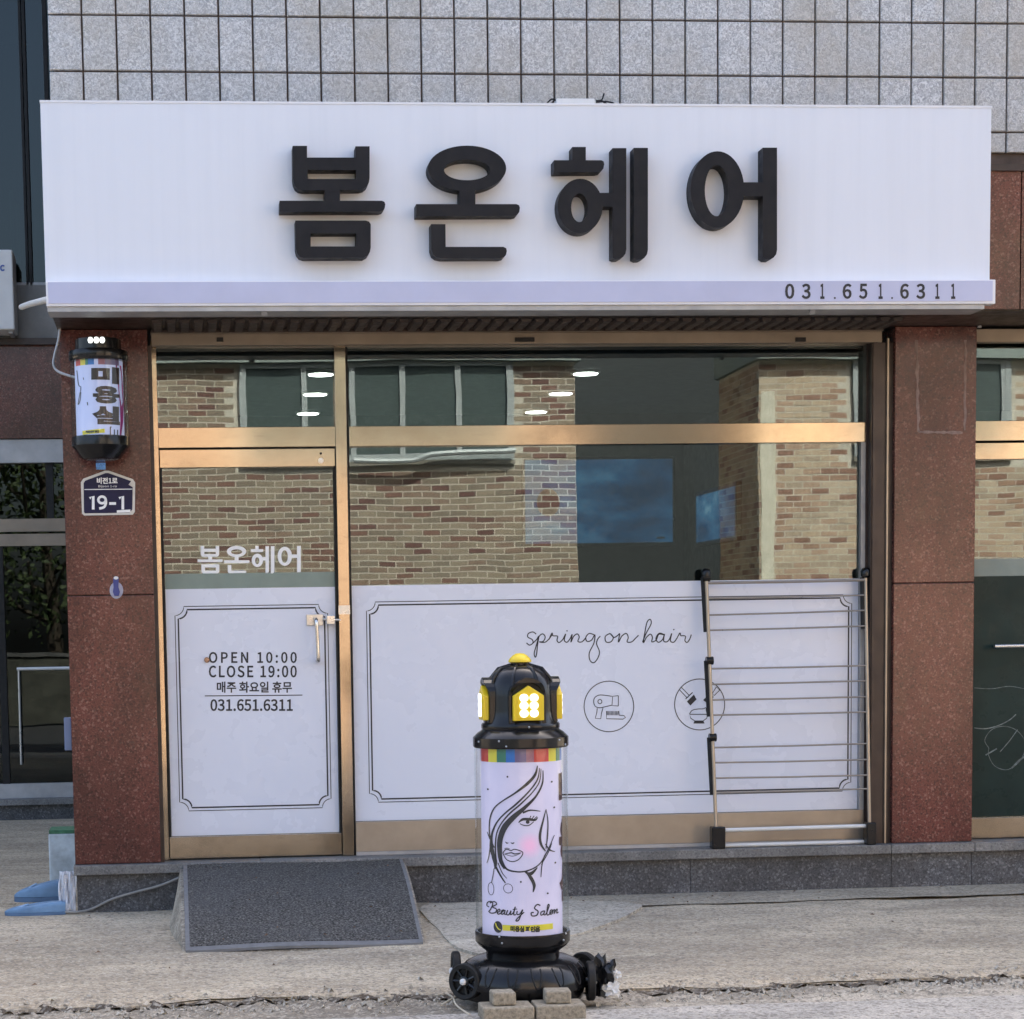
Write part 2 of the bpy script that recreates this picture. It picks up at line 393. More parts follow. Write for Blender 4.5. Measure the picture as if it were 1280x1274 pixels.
# ================================================================== SHOP BUILDING
PLX0, PLX1 = X(84, 745, 0), X(192.5, 743, 0)
PRX0, PRX1 = X(1117, 728, 0), X(1218, 728, 0)
BX0 = PLX0; BX1 = 12.0
CAPZ = (Z(95, 1083, -0.05)+Z(1215, 1053, -0.05))/2            # top of the granite sill
CAPB = CAPZ-0.048
LZ0, LZ1 = Z(1260, 386, -0.53), Z(1260, 201, -0.53)          # granite lintel that carries the sign
bld = thing('shop_building', ((PLX0+PRX1)/2, 0.5, 0), 'shop building with grey embossed tiles above and red granite pillars beside the glass front', 'building')
# body behind, upper floors (a solid that also throws the building's shade)
mb = MB(); mb.box(BX0+0.012, BX1, 0.02, 9, LZ1-0.02, 9.2)
wall = mb.build('tile_wall', MT['mortar'], bld)
TP = (X(1150, 60, 0)-X(105, 60, 0))/ ((1150-105)/41.45)       # tile pitch from the photo
TZ = [Z(1260, 192, 0), Z(1260, 165.5, 0), Z(1260, 97.3, 0), Z(1260, 29.5, 0)]
TH = TZ[2]-TZ[1]
rows = [(TZ[0], TZ[1]), (TZ[1], TZ[2]), (TZ[2], TZ[3])] + [(TZ[3]+k*TH, TZ[3]+(k+1)*TH) for k in range(2)]
TX0 = X(60, 60, 0)
tile_cache = {}
for (z0, z1) in rows:
    for c in range(46):
        x0 = TX0+c*TP; g = 0.0045; key = round(z1-z0, 3)
        ctr = (x0+TP/2, 0.010, (z0+z1)/2)
        if key not in tile_cache:
            m2 = MB(); hw, hh = TP/2-g, (z1-z0)/2-g; b = 0.004
            o = ctr
            m2.add([(o[0]+sx*(hw-bb), o[1]+yy, o[2]+sz*(hh-bb)) for yy, bb in ((0.01, 0), (-0.006, 0), (-0.010, b)) for sx, sz in ((-1, -1), (1, -1), (1, 1), (-1, 1))],
                   [(0, 1, 5, 4), (1, 2, 6, 5), (2, 3, 7, 6), (3, 0, 4, 7), (4, 5, 9, 8), (5, 6, 10, 9), (6, 7, 11, 10), (7, 4, 8, 11), (8, 9, 10, 11)])
            rl = root_loc(wall); t = m2.build('tile', MT['tile'], wall, loc=(o[0]-rl.x, o[1]-rl.y, o[2]-rl.z)); tile_cache[key] = t
        else:
            rl = root_loc(wall)
            t = instance(tile_cache[key], 'tile', wall, (ctr[0]-rl.x, ctr[1]-rl.y+random.uniform(-.0012, .0012), ctr[2]-rl.z))
        t.rotation_euler = (random.uniform(-.006, .006), random.uniform(-.002, .002), random.uniform(-.006, .006))
# lintel of red granite slabs
mb = MB(); mb.box(X(62, 387, -0.53), BX1, -0.51, 0.02, LZ0+0.012, LZ1-0.03); lint = mb.build('lintel', MT['mortar'], bld)
lx = [X(62, 387, -0.53), 0.7, 2.1, 3.5, X(1276, 300, -0.53), 5.3, 6.6, 8.0]
for a, b in zip(lx[:-1], lx[1:]):
    MB().box(a+0.003, b-0.003, -0.53, -0.51, LZ0, LZ1-0.05).build('granite_panel', MT['red'], lint)
MB().box(lx[0]-0.01, 6.6, -0.55, -0.49, LZ1-0.05, LZ1-0.02).build('coping', MT['brown'], lint)
MB().box(lx[0]+0.004, 6.6, -0.505, 0.08, LZ0-0.004, LZ0+0.012).build('soffit', MT['brown'], lint)
# pillars
PTOP = LZ0-0.006
def pillar(x0, x1, jz):
    p = MB().box(x0+0.012, x1-0.012, 0.012, 0.30, CAPZ, PTOP).build('pillar', MT['mortar'], bld)
    for z0, z1 in ((CAPZ+0.002, jz-0.0025), (jz+0.0025, PTOP)):
        MB().box(x0, x1, 0.0, 0.29, z0, z1).build('granite_panel', MT['red'], p, bevel=0.003)
    return p
JZ = Z(140, 744, 0)
pillar(PLX0, PLX1, JZ); pr_ = pillar(PRX0, PRX1, JZ)
# ghost of a removed sign on the right pillar: adhesive lines left on the granite
mb = MB()
for a in ([(1146, 425), (1148, 540)], [(1207, 425), (1206, 538)], [(1148, 540), (1204, 541)]):
    n = 14; pts = [(a[0][0]+(a[1][0]-a[0][0])*i/n+random.uniform(-.7, .7), a[0][1]+(a[1][1]-a[0][1])*i/n) for i in range(n+1)]
    mb.ribbon(pts, [random.uniform(1.5, 4.5) for _ in pts], plane(-0.0015))
mb.build('glue_trace', plain('old_glue', (0.27, 0.19, 0.17), 0.8, var=0.3, scale=50), pr_)
# body walls behind the pillars and the left flank of the building
MB().box(PLX0+0.01, PLX0+0.2, 0.31, 9, 0, LZ1-0.03).build('side_wall', MT['concrete'], bld)
MB().box(PRX0+0.13, PRX1-0.02, 0.31, 7, 0, LZ0-0.01).build('partition_wall', MT['dark'], bld)
# plinth and sill
mb = MB().box(PLX0+0.03, BX1, 0.02, 0.40, -0.1, CAPB-0.006); pl = mb.build('plinth', MT['mortar'], bld)
jx = [PLX0+0.005, X(440, 1080, 0), X(862, 1080, 0), X(1113, 1080, 0), X(1213, 1080, 0), 5.2, 6.6, 8.0]
for a, b in zip(jx[:-1], jx[1:]):
    MB().box(a+0.0015, b-0.0015, -0.015, 0.02, -0.05, CAPB-0.003).build('granite_block', MT['dkgran'], pl)
jx2 = [PLX0-0.008, X(326, 1080, 0), X(700, 1080, 0), X(1110, 1080, 0), X(1214, 1080, 0), 5.2, 6.6, 8.0]
for a, b in zip(jx2[:-1], jx2[1:]):
    MB().box(a+0.001, b-0.001, -0.05, 0.36, CAPB, CAPZ).build('sill_slab', MT['sill'], pl, bevel=0.004)
# roller shutter: ribbed underside and bottom bar
SHX0, SHX1 = X(189, 420, 0.03), X(1102, 415, 0.03)
sz0, sz1 = Z(640, 412, 0.06), Z(640, 399, 0.0)
sh = MB().box(SHX0, SHX1, -0.004, 0.085, LZ0-0.022, LZ0-0.006).build('shutter_housing', MT['brown'], bld)
rib0 = None; NR = 56
for k in range(NR):
    x0 = SHX0+(SHX1-SHX0)*k/NR; pw = (SHX1-SHX0)/NR
    rl = root_loc(sh); c = (x0+pw/2, -0.165, LZ0-0.012)
    if rib0 is None:
        m2 = MB(); hw = pw/2-0.007
        m2.add([(c[0]+sx*(hw-(0.008 if zz < 0 else 0))+0.0, c[1]+sy*0.145, c[2]+zz) for zz in (0.006, -0.010) for sx, sy in ((-1, -1), (1, -1), (1, 1), (-1, 1))],
               [(0, 3, 2, 1), (4, 5, 6, 7), (0, 1, 5, 4), (1, 2, 6, 5), (2, 3, 7, 6), (3, 0, 4, 7)])
        rib0 = m2.build('shutter_slat', plain('slat_brown', (0.060, 0.046, 0.040), 0.55, var=0.2, scale=14), sh, loc=(c[0]-rl.x, c[1]-rl.y, c[2]-rl.z))
    else: instance(rib0, 'shutter_slat', sh, (c[0]-rl.x, c[1]-rl.y, c[2]-rl.z))
bz1, bz0 = Z(640, 412.5, 0.02), Z(640, 430, 0.02)
bar = MB().box(SHX0, SHX1, 0.02, 0.075, bz0, bz1-0.012).build('shutter_bar', MT['beige'], bld, bevel=0.003)
MB().box(SHX0-0.004, SHX1+0.004, 0.012, 0.078, bz1-0.012, bz1-0.004).build('shutter_bar_lip', MT['beige'], bar)
for px, wd in ((275, 8), (656, 24), (1001, 12)):
    MB().box(X(px-wd/2, 425, .01), X(px+wd/2, 425, .01), 0.004, 0.02, Z(px, 427, .01), Z(px, 422, .01)).build('stop_block', MT['blackm'], bar)
# shutter guide rails at both jambs
MB().box(PLX1, PLX1+0.018, 0.03, 0.085, CAPZ+0.001, bz0).build('guide_rail', MT['brown'], bld)
gr = MB().box(X(1088, 600, .04), PRX0, 0.03, 0.088, CAPZ+0.001, bz0).build('guide_rail', MT['brown'], bld)
MB().box(X(1108, 600, .02), X(1110, 600, .02), 0.016, 0.03, CAPZ+0.001, bz0+0.02).build('guide_lip', MT['dull'], gr)
MB().box(X(1091, 600, .02), X(1096, 600, .02), 0.022, 0.03, CAPZ+0.001, bz0).build('guide_lip', MT['brown'], gr)
# ---- shop front
YF, YG = 0.09, 0.135
FX0, FX1 = X(192.5, 600, YF), X(1089, 600, YF)
zT1, zT0 = Z(640, 531.5, YF), Z(640, 556.5, YF)
zTop = bz0+0.03
zBot = CAPZ+0.002
PX0, PX1 = X(419.5, 560, YF), X(433.5, 560, YF)
jl = MB().box(FX0, FX0+0.026, YF-0.004, YF+0.06, zBot, zTop).build('jamb', MT['gold'], bld)
MB().box(FX1-0.03, FX1, YF-0.004, YF+0.06, zBot, zTop).build('jamb', MT['brown'], bld)
post = MB().box(PX0, PX1, YF-0.012, YF+0.06, zBot, zTop).build('post', MT['gold'], bld, bevel=0.002)
MB().box(PX0-0.001, PX1+0.001, YF-0.015, YF-0.012, Z(432, 768, YF), Z(432, 757, YF)).build('strike_plate', MT['steel'], post)
MB().box(PX1, PX1+0.012, YF+0.01, YF+0.06, zBot, zTop).build('gap_shadow', MT['blackm'], post)  # black strip stands in for the shadow in the gap beside the post
tb = MB().box(FX0+0.026, PX0, YF-0.008, YF+0.06, zT0, zT1).build('transom_bar', MT['gold'], bld, bevel=0.002)
tb = MB().box(PX1+0.012, FX1-0.03, YF-0.006, YF+0.06, zT0, zT1).build('transom_bar', MT['gold'], bld, bevel=0.002)
MB().box(FX0+0.026, FX1-0.03, YF+0.0, YF+0.06, zTop-0.03, zTop).build('head_bar', MT['dull'], bld)
# transom lights above the bar
for a, b in ((FX0+0.026, PX0), (PX1+0.012, FX1-0.03)):
    MB().box(a, b, YG, YG+0.006, zT1, zTop-0.03).build('transom_pane', MT['glass'], bld)
# door
DX0, DX1 = FX0+0.030, PX0-0.004
dz1, dz0 = zT0-0.008, zBot+0.006
drz = Z(300, 584, YF)             # under the top rail
dbz = Z(320, 1044, YF)            # above the bottom rail
mb = MB(); mb.box(DX0, DX1, YF, YF+0.045, drz, dz1)
door = mb.build('door', MT['gold'], bld, bevel=0.002)
MB().box(DX0, DX1, YF, YF+0.045, dz0, dbz).build('bottom_rail', MT['gold'], door, bevel=0.002)
MB().box(DX0, DX0+0.010, YF+0.004, YF+0.045, dbz, drz).build('stile', MT['blackm'], door)
MB().box(DX1-0.008, DX1, YF+0.004, YF+0.045, dbz, drz).build('stile', MT['blackm'], door)
MB().box(DX0+0.010, DX1-0.008, YG-0.010, YG-0.002, dbz, drz).build('pane', MT['glass'], door)
fz = Z(310, 735, YF)
MB().box(DX0+0.012, DX1-0.010, YG-0.013, YG-0.0105, dbz+0.002, fz).build('film', MT['film'], door)
YD = YG-0.0142
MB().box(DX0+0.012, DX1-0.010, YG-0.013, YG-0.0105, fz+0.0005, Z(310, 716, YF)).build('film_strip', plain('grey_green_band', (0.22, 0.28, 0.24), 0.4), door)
# two-line borders are measured in pixels, then squared to the film in world units
def border(parent, c, Y, r, gap, w1, w2):
    (xa, za), (xb, zb) = c
    fn = lambda u, v: Vector((u, Y, v))
    def ring(x0, x1, z0, z1, rr):
        n = 7
        return [(cx+rr*math.cos(math.radians(a0+90*k/n)), cz+rr*math.sin(math.radians(a0+90*k/n)))
                for cx, cz, a0 in ((x0, z1, 270), (x1, z1, 180), (x1, z0, 90), (x0, z0, 0)) for k in range(n+1)]
    mb = MB(); mb.ribbon(ring(xa, xb, zb, za, r), w1, fn, True); mb.ribbon(ring(xa+gap, xb-gap, zb+gap, za-gap, r), w2, fn, True)
    return mb.build('border_line', MT['ink'], parent)
border(door, ((X(222, 900, YD), Z(310, 757, YD)), (X(412, 900, YD), Z(310, 1012, YD))), YD, 0.045, 0.016, 0.004, 0.0075)
mb = MB(); P = plane(YD)
text_mesh(mb, 'OPEN 10:00', (261, 815, 371, 829), P, 0.008, space=1.12); text_mesh(mb, 'CLOSE 19:00', (261, 832, 371, 847), P, 0.008, space=1.08)
text_mesh(mb, '매주 화요일 휴무', (271, 852, 365, 866), P, 0.008); mb.ribbon([(256, 870), (378, 869)], 1.2, P)
text_mesh(mb, '031.651.6311', (263, 874, 366, 889), P, 0.008)
mb.build('lettering', MT['ink'], door)
# pull handle and hasp
YH = 0.045
hx = X(397, 800, YH); hz1, hz0 = Z(397, 776, YH), Z(397, 825, YH)
mb = MB(); mb.tube(cr([(hx-0.006, YG-0.015, hz1+0.006), (hx-0.006, YH+0.02, hz1+0.008), (hx-0.004, YH, hz1-0.01), (hx, YH, (hz1+hz0)/2), (hx+0.002, YH, hz0+0.01), (hx+0.002, YH+0.02, hz0-0.006), (hx+0.002, YG-0.015, hz0-0.006)], 6), 0.0095, 12)
mb.build('handle', MT['chrome'], door, smooth=True)
hp = MB().box(X(383, 775, YD), X(404, 775, YD), YD-0.006, YD-0.001, Z(393, 782, YD), Z(393, 768, YD)).build('hasp_plate', MT['steel'], door, bevel=0.002)
mb = MB(); q = at(411, 775, 0.08); mb.tube([(q.x-0.028, .085, q.z+.004), (q.x+0.062, .085, q.z-.002)], 0.008, 10); mb.box(q.x-0.012, q.x+0.03, .075, .088, q.z-0.022, q.z+0.022)
mb.build('bolt', MT['steel'], door, bevel=0.002)
q = at(258.5, 825, YD-0.01)
mb = MB(); mb.lathe([(0.002, -0.006), (0.010, -0.005), (0.014, 0.0), (0.010, 0.006), (0.002, 0.008)], (0, 0), 14)
kn = MB(); kn.v = [(q.x+a, q.y+c*0.9, q.z+b) for a, b, c in mb.v]; kn.f = mb.f; kn.build('door_knob', plain('brass', (0.45, 0.26, 0.16), 0.35, metal=0.6), door, smooth=True)
# cylinder lock on the top rail
mb = MB(); q = at(401, 576, YF); mb.lathe([(0.013, 0), (0.013, 0.006), (0.001, 0.007)], (0, 0), 18)
lk = MB(); lk.v = [(q.x+a, YF-c, q.z+b) for a, b, c in mb.v]; lk.f = mb.f; lk.build('lock', MT['steel'], door, smooth=True)
mb = MB(); q = at(401, 567, YF); lk = MB(); lk.v = [(q.x+a*.5, YF-c*.3, q.z+b*.5) for a, b, c in [(v[0], v[1], v[2]) for v in MB().lathe([(0.013, 0), (0.013, 0.006), (0.001, 0.007)], (0, 0), 12).v]]; lk.f = MB().lathe([(0.013, 0), (0.013, 0.006), (0.001, 0.007)], (0, 0), 12).f; lk.build('screw', MT['blackm'], door)
# main window
WX0, WX1 = PX1+0.012, FX1-0.03
wbz = Z(760, 1020, YF); 
mb = MB().box(WX0, WX1, YF, YF+0.05, zBot+0.018, wbz); win = mb.build('window', MT['dull'], bld, bevel=0.002)
win['label'] = 'wide shop window half covered with white film'
MB().box(WX0, WX1, YF-0.012, YF+0.05, zBot, zBot+0.018).build('threshold', MT['galv'], win)
MB().box(WX1-0.022, WX1, YF+0.002, YF+0.05, wbz, zT0).build('side_frame', MT['galv'], win)
MB().box(WX0, WX1-0.022, YG-0.010, YG-0.002, wbz, zT0).build('pane', MT['glass'], win)
wfz = Z(660, 729, YF)
MB().box(WX0+0.003, WX1-0.024, YG-0.013, YG-0.0105, wbz+0.002, wfz).build('film', MT['film'], win)
border(win, ((X(460, 880, YD), Z(700, 749, YD)), (X(1064, 880, YD), Z(760, 996, YD))), YD, 0.045, 0.016, 0.004, 0.0075)
# hand-lettered script
S4 = lambda l: [(640+x/3.641, 720+y/3.641) for x, y in l]
script = [
 [(110,265),(95,255),(75,262),(72,278),(92,290),(95,305),(80,315),(66,305)],
 [(95,306),(112,290),(122,275),(116,315),(112,355),(106,370),(101,352),(112,312),(124,275),(140,264),(151,278),(142,298),(124,300),(150,302),(170,285),(182,268)],
 [(168,290),(182,260),(186,272),(200,273),(208,276),(205,294),(215,303),(232,288),(244,264),(238,292),(250,302),(264,286),(274,266),(268,302),(280,276),(297,264),(306,278),(300,298),(318,300),(334,284)],
 [(378,270),(352,262),(336,280),(342,298),(362,292),(377,268),(373,305),(352,350),(355,384),(372,395),(390,375),(398,345),(385,310),(390,288),(402,274)],
 [(447,261),(425,275),(428,300),(450,300),(461,280),(447,262),(464,280),(482,270),(490,264),(484,302),(500,274),(520,262),(529,280),(524,300),(545,300),(562,284),(576,270)],
 [(594,302),(610,262),(633,218),(629,198),(615,210),(605,255),(598,304),(612,280),(630,265),(639,280),(636,300),(656,292),(668,266),(692,268),(670,261),(655,285),(666,302),(685,290),(694,264),(690,295),(705,300),(718,285),(727,261),(721,295),(735,302),(748,288),(764,260),(768,272),(782,272),(790,277),(787,294),(797,303),(809,287),(816,267)],
]
mb = MB()
for s in script: mb.ribbon([q[:2] for q in cr(S4(s), 5)], 1.35, P)
for s in ([(248,251),(253,249)], [(734,246),(739,243)]): mb.ribbon(S4(s), 1.6, P)
mb.build('script_lettering', MT['ink'], win)
# round icons: hair dryer with comb, brush with bowl
mb = MB(); I = lambda l, w=1.0, c=False: mb.ribbon([q[:2] for q in (S4(l))], w, P, c)
mb.ribbon(S4(ell(441, 594, 113, 115, 56)), 1.1, P, True)
I([(484,545),(484,592)]); I([(484,545),(458,548),(455,590),(484,592)]); mb.ribbon([q[:2] for q in cr(S4([(455,548),(420,543),(395,543),(376,555),(372,575),(380,594),(400,600),(430,594),(455,588)]), 5)], 1.0, P)
mb.ribbon(S4(ell(400, 572, 9, 10, 16)), 1.0, P, True)
mb.ribbon(S4([(388,602),(386,622),(379,648),(404,650),(407,625),(414,602)]), 1.0, P)
mb.ribbon(S4([(430,615),(430,650),(505,652),(517,644),(510,636),(488,634),(486,615)]), 1.0, P)
for k in range(9): I([(434+6*k, 615), (434+6*k, 634)], 0.9)
mb.build('dryer_icon', MT['ink'], win)
mb = MB(); mb.ribbon(S4(ell(854, 585, 114, 116, 56)), 1.1, P, True)
mb.ribbon(S4([(762,518),(772,508),(808,545),(798,556)]), 1.0, P, True)
mb.sheet(S4([(796,572),(828,540),(840,562),(812,590)]), [], P)
I([(790,560),(822,530)], 1.2)
mb.ribbon([q[:2] for q in cr(S4([(808,628),(820,612),(845,606),(870,605),(882,600),(884,612),(888,628)]), 4)], 1.0, P)
mb.ribbon(S4([(808,630),(892,630),(886,648),(870,660),(832,660),(814,648)]), 1.0, P, True)
mb.sheet(S4([(830,660),(872,660),(876,672),(826,672)]), [], P)
mb.ribbon(S4([(930,505),(945,520),(920,545),(912,535)]), 1.0, P, True)
mb.sheet(S4([(870,565),(905,530),(918,552),(888,580)]), [], P)
mb.build('brush_icon', MT['ink'], win)
# ---- four letters: outlines traced once, used for the sign and again, smaller, for the door
Za = lambda l: [(320+x/3.5556, 100+y/3.5556) for x, y in l]
Zb = lambda l: [(660+x/3.5556, 100+y/3.5556) for x, y in l]
GLY = [
 [(Za([(163,293),(227,293),(227,345),(442,345),(442,295),(505,295),(505,435),(502,455),(494,472),(480,483),(462,488),(373,489),(373,497),(305,497),(305,490),(208,490),(190,486),(176,475),(167,455),(164,435)]), [Za([(230,400),(445,400),(445,440),(230,440)])]),
  (Za([(305,497),(373,497),(373,537),(305,537)]), []),
  (Za([(105,537),(560,537),(571,542),(575,553),(572,570),(564,580),(548,585),(105,586)]), []),
  (Za([(175,625),(488,625),(503,630),(510,642),(510,745),(506,765),(496,780),(478,790),(212,791),(194,785),(182,770),(177,750)]), [Za([(243,682),(446,682),(446,740),(243,740)])])],
 [(Za(ell(938, 393, 174, 101, 48)), [Za(ell(938, 400, 102, 46, 40))]),
  (Za([(905,486),(975,486),(975,552),(905,552)]), []),
  (Za([(712,552),(1158,552),(1169,557),(1173,568),(1170,588),(1160,600),(1144,604),(712,606)]), []),
  (Za([(778,641),(842,641),(843,742),(1100,742),(1112,748),(1115,760),(1111,778),(1102,788),(1086,792),(826,793),(803,788),(787,776),(779,752)]), [])],
 [(Zb([(197,298),(257,298),(257,357),(197,357)]), []),
  (Zb([(116,357),(326,357),(336,362),(339,374),(335,394),(326,405),(310,409),(116,411)]), []),
  (Zb(ell(232, 560, 100, 121, 44)), [Zb(ell(229, 568, 37, 64, 32))]),
  (Zb([(316,502),(377,502),(377,563),(316,563)]), []),
  (Zb([(376,303),(437,303),(437,752),(433,772),(423,786),(406,795),(388,796),(376,790)]), []),
  (Zb([(470,302),(533,302),(533,755),(529,775),(518,790),(502,798),(484,799),(470,792)]), [])],
 [(Zb(ell(842, 487, 119, 170, 48)), [Zb(ell(839, 492, 53, 114, 36))]),
  (Zb([(956,455),(1044,455),(1044,517),(956,517)]), []),
  (Zb([(1044,301),(1107,301),(1107,755),(1103,775),(1092,789),(1077,797),(1058,796),(1044,786)]), [])],
]
# the shop's name in white vinyl on the door glass
mb = MB()
for gl, (bx0, bx1) in zip(GLY, ((247, 278.5), (280, 312), (313.5, 343), (347, 376))):
    us = [q[0] for o, h in gl for q in o]; vs_ = [q[1] for o, h in gl for q in o]; u0, u1, v0, v1 = min(us), max(us), min(vs_), max(vs_)
    for i, (o, h) in enumerate(gl):
        f = lambda u, v, k=i: at(bx0+(u-u0)/(u1-u0)*(bx1-bx0), 682.5+(v-v0)/(v1-v0)*34.5, YD+0.002-0.0002*k)
        mb.sheet(o, h, f)
mb.build('name_lettering', MT['whiteink'], door)
# ---- the next shop in the same building, at the right edge
NX0 = PRX1+0.004
n1, n0 = Z(1250, 526, YF), Z(1250, 551, YF)
nb = MB().box(NX0, 6.6, 0.02, 0.075, Z(1250, 428, .02), Z(1250, 411, .02)).build('shutter_bar', MT['beige'], bld, bevel=0.003)
MB().box(NX0, NX0+0.02, 0.0, 0.02, Z(1250, 410, .02), Z(1250, 404, .02)).build('bracket', MT['galv'], nb)
MB().box(NX0, 6.6, YF, YF+0.05, n0, n1).build('transom_bar', MT['gold'], bld, bevel=0.002)
MB().box(NX0, 6.6, YG, YG+0.006, n1, zTop).build('transom_pane', MT['glass'], bld)
d2 = MB().box(NX0, 5.1, YF+0.002, YF+0.045, Z(1250, 574, YF), n0-0.010).build('door', MT['gold'], bld, bevel=0.002)
d2['label'] = 'neighbouring glass door with dark green film'
MB().box(NX0, 5.1, YF+0.002, YF+0.045, zBot+0.003, Z(1250, 1022, YF)).build('bottom_rail', MT['gold'], d2, bevel=0.002)
MB().box(NX0, 5.1, YG-0.01, YG-0.002, Z(1250, 1022, YF), Z(1250, 574, YF)).build('pane', MT['glass'], d2)
MB().box(NX0+0.002, 5.1, YG-0.013, YG-0.0105, Z(1250, 1022, YF)+0.002, Z(1250, 720, YF)).build('film', plain('dark_green_film', (0.014, 0.032, 0.030), 0.30, var=0.25, scale=4, spec=0.12), d2)
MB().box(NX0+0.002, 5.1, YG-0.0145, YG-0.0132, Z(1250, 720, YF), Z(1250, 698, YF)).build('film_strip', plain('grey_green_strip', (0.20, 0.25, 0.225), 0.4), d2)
w2 = MB().box(5.1, 5.17, YF, YF+0.05, zBot, zTop).build('window', MT['gold'], bld, bevel=0.002); w2['label'] = 'second bay of the neighbouring shop front'
MB().box(5.17, 6.6, YF, YF+0.05, zBot, Z(1250, 1022, YF)).build('bottom_rail', MT['gold'], w2); MB().box(5.17, 6.6, YG-0.01, YG-0.002, Z(1250, 1022, YF), n0).build('pane', MT['glass'], w2)
MB().box(5.17, 6.6, YG-0.013, YG-0.0105, Z(1250, 1022, YF)+0.002, Z(1250, 720, YF)).build('film', plain('green_film', (0.014, 0.032, 0.030), 0.3, spec=0.12), w2)
pillar(6.6, 7.0, JZ)
q = at(1243, 808, 0.05)
mb = MB().tube([(q.x, 0.05, q.z), (q.x+0.75, 0.05, q.z)], 0.011, 10); mb.tube([(q.x+0.03, 0.05, q.z), (q.x+0.03, YG-0.014, q.z)], 0.009, 8)
mb.build('push_bar', MT['steel'], d2, smooth=True)
mb = MB(); PS = plane(YG-0.0135)
for s, wd in (([(1218,910),(1232,911),(1248,907),(1262,900),(1270,893)], 1.2), ([(1232,944),(1246,936)], 1.6), ([(1265,960),(1275,950),(1284,944)], 2.2), ([(1236,935),(1231,925),(1240,912),(1256,908),(1272,914),(1282,930),(1276,950),(1260,962),(1244,958),(1236,945),(1236,935)], 0.6), ([(1250,940),(1262,926),(1272,912)], 0.9), ([(1218,860),(1240,861),(1262,858),(1284,862)], 0.7)):
    mb.ribbon([q[:2] for q in cr(s, 5)], wd, PS)
mb.build('pale_lines', plain('faint_grey', (0.17, 0.20, 0.19), 0.7, var=0.6, scale=40), d2)  # thin pale lines drawn over the dark green film

# ================================================================== ROOM BEHIND THE GLASS
RB = 4.98; RZ = 2.95
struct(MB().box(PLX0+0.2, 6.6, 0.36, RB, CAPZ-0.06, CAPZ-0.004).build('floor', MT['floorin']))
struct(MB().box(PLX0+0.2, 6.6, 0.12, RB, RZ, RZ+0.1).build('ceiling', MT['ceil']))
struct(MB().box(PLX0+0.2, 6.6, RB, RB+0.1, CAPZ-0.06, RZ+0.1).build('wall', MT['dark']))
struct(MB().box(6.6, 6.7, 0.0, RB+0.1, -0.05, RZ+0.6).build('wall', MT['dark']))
lamp_spots = [(732, 467, 2.6), (701, 492, 3.75), (670, 515, 4.95), (401, 468, 2.6), (394, 493, 3.75), (385, 517, 4.95)]
words = ['front', 'middle', 'rear']
ML = emit('downlight', (1.0, 0.98, 0.93), 5.0)
for i, (px, py, Y) in enumerate(lamp_spots):
    v = CR*((px-PCX)/FPX) + CD*((py-PCY)/FPX) + _f; t = (RZ-0.012-EYE.z)/v.z; q = EYE+v*t
    o = thing('ceiling_light', (q.x, q.y, RZ), 'round ceiling downlight inside the shop, %s of the row %s' % (words[i % 3], 'above the screen' if i < 3 else 'over the door'), 'ceiling light', 'downlights in the shop ceiling')
    MB().lathe([(0.092, RZ-0.0005), (0.092, RZ-0.010), (0.078, RZ-0.014)], (q.x, q.y), 28).build('trim_ring', MT['whitep'], o, smooth=True)
    MB().lathe([(0.076, RZ-0.0145), (0.075, RZ-0.018)], (q.x, q.y), 28).build('diffuser', ML, o)
def screen_mat(name, k):
    m = NM(name); n = m.noise(1.6, 6, 0.6, vec=m.scaled((1.0, 1.0, 2.6)))
    c = m.ramp(n, [(0.36, (0.003, 0.035, 0.10)), (0.48, (0.012, 0.085, 0.21)), (0.58, (0.05, 0.18, 0.34)), (0.68, (0.22, 0.40, 0.55))])
    m.col((0.01, 0.015, 0.02)); m.set(rough=0.15, emis=c, es=k); return m.m
def screen(x0, x1, z0, z1, Y, label, ang=0):
    o = thing('television', ((x0+x1)/2, Y, z0), label, 'television')
    MB().box(x0, x1, Y, Y+0.05, z0, z1).build('case', MT['black'], o, bevel=0.004)
    MB().box(x0+0.02, x1-0.02, Y-0.003, Y-0.001, z0+0.03, z1-0.02).build('screen', screen_mat('sky_screen', 0.20), o)
    MB().prism(ell(x0+0.19, (z0+z1)/2, 0.085, 0.10, 24), [], lambda u, v: Vector((u, Y-0.005, v)), lambda u, v: Vector((u, Y-0.0032, v))).build('screen_icon', plain('icon_red', (0.10, 0.02, 0.015), 0.5), o)
    MB().box(x1-0.14, x1-0.08, Y-0.006, Y-0.003, z0+0.055, z0+0.07).build('status_mark', MT['ink'], o)
    MB().box((x0+x1)/2-0.2, (x0+x1)/2+0.2, Y+0.05, RB, (z0+z1)/2-0.1, (z0+z1)/2+0.1).build('wall_bracket', MT['blackm'], o)
    return o
yT = RB-0.22
screen(X(653, 630, yT), X(844, 630, yT), Z(750, 684, yT), Z(750, 571, yT), yT, 'large wall television showing a blue cloudy sky inside the shop')
xm = PRX0+0.128; ym0, ym1 = 3.35, 4.45; zm0, zm1 = Z(868, 684, 4.45), Z(868, 616, 4.45)
mo = thing('wall_screen', (xm, (ym0+ym1)/2, zm0), 'dark framed blue screen on the side wall right of the large television', 'screen')
MB().box(xm-0.04, xm, ym0, ym1, zm0, zm1).build('frame', MT['black'], mo, bevel=0.004)
MB().box(xm-0.044, xm-0.041, ym0+0.03, ym1-0.03, zm0+0.03, zm1-0.03).build('panel', screen_mat('side_sky', 0.20), mo)
bt = thing('back_counter', (2.7, RB-0.4, CAPZ), 'low dark counter along the shop back wall under the television', 'counter')
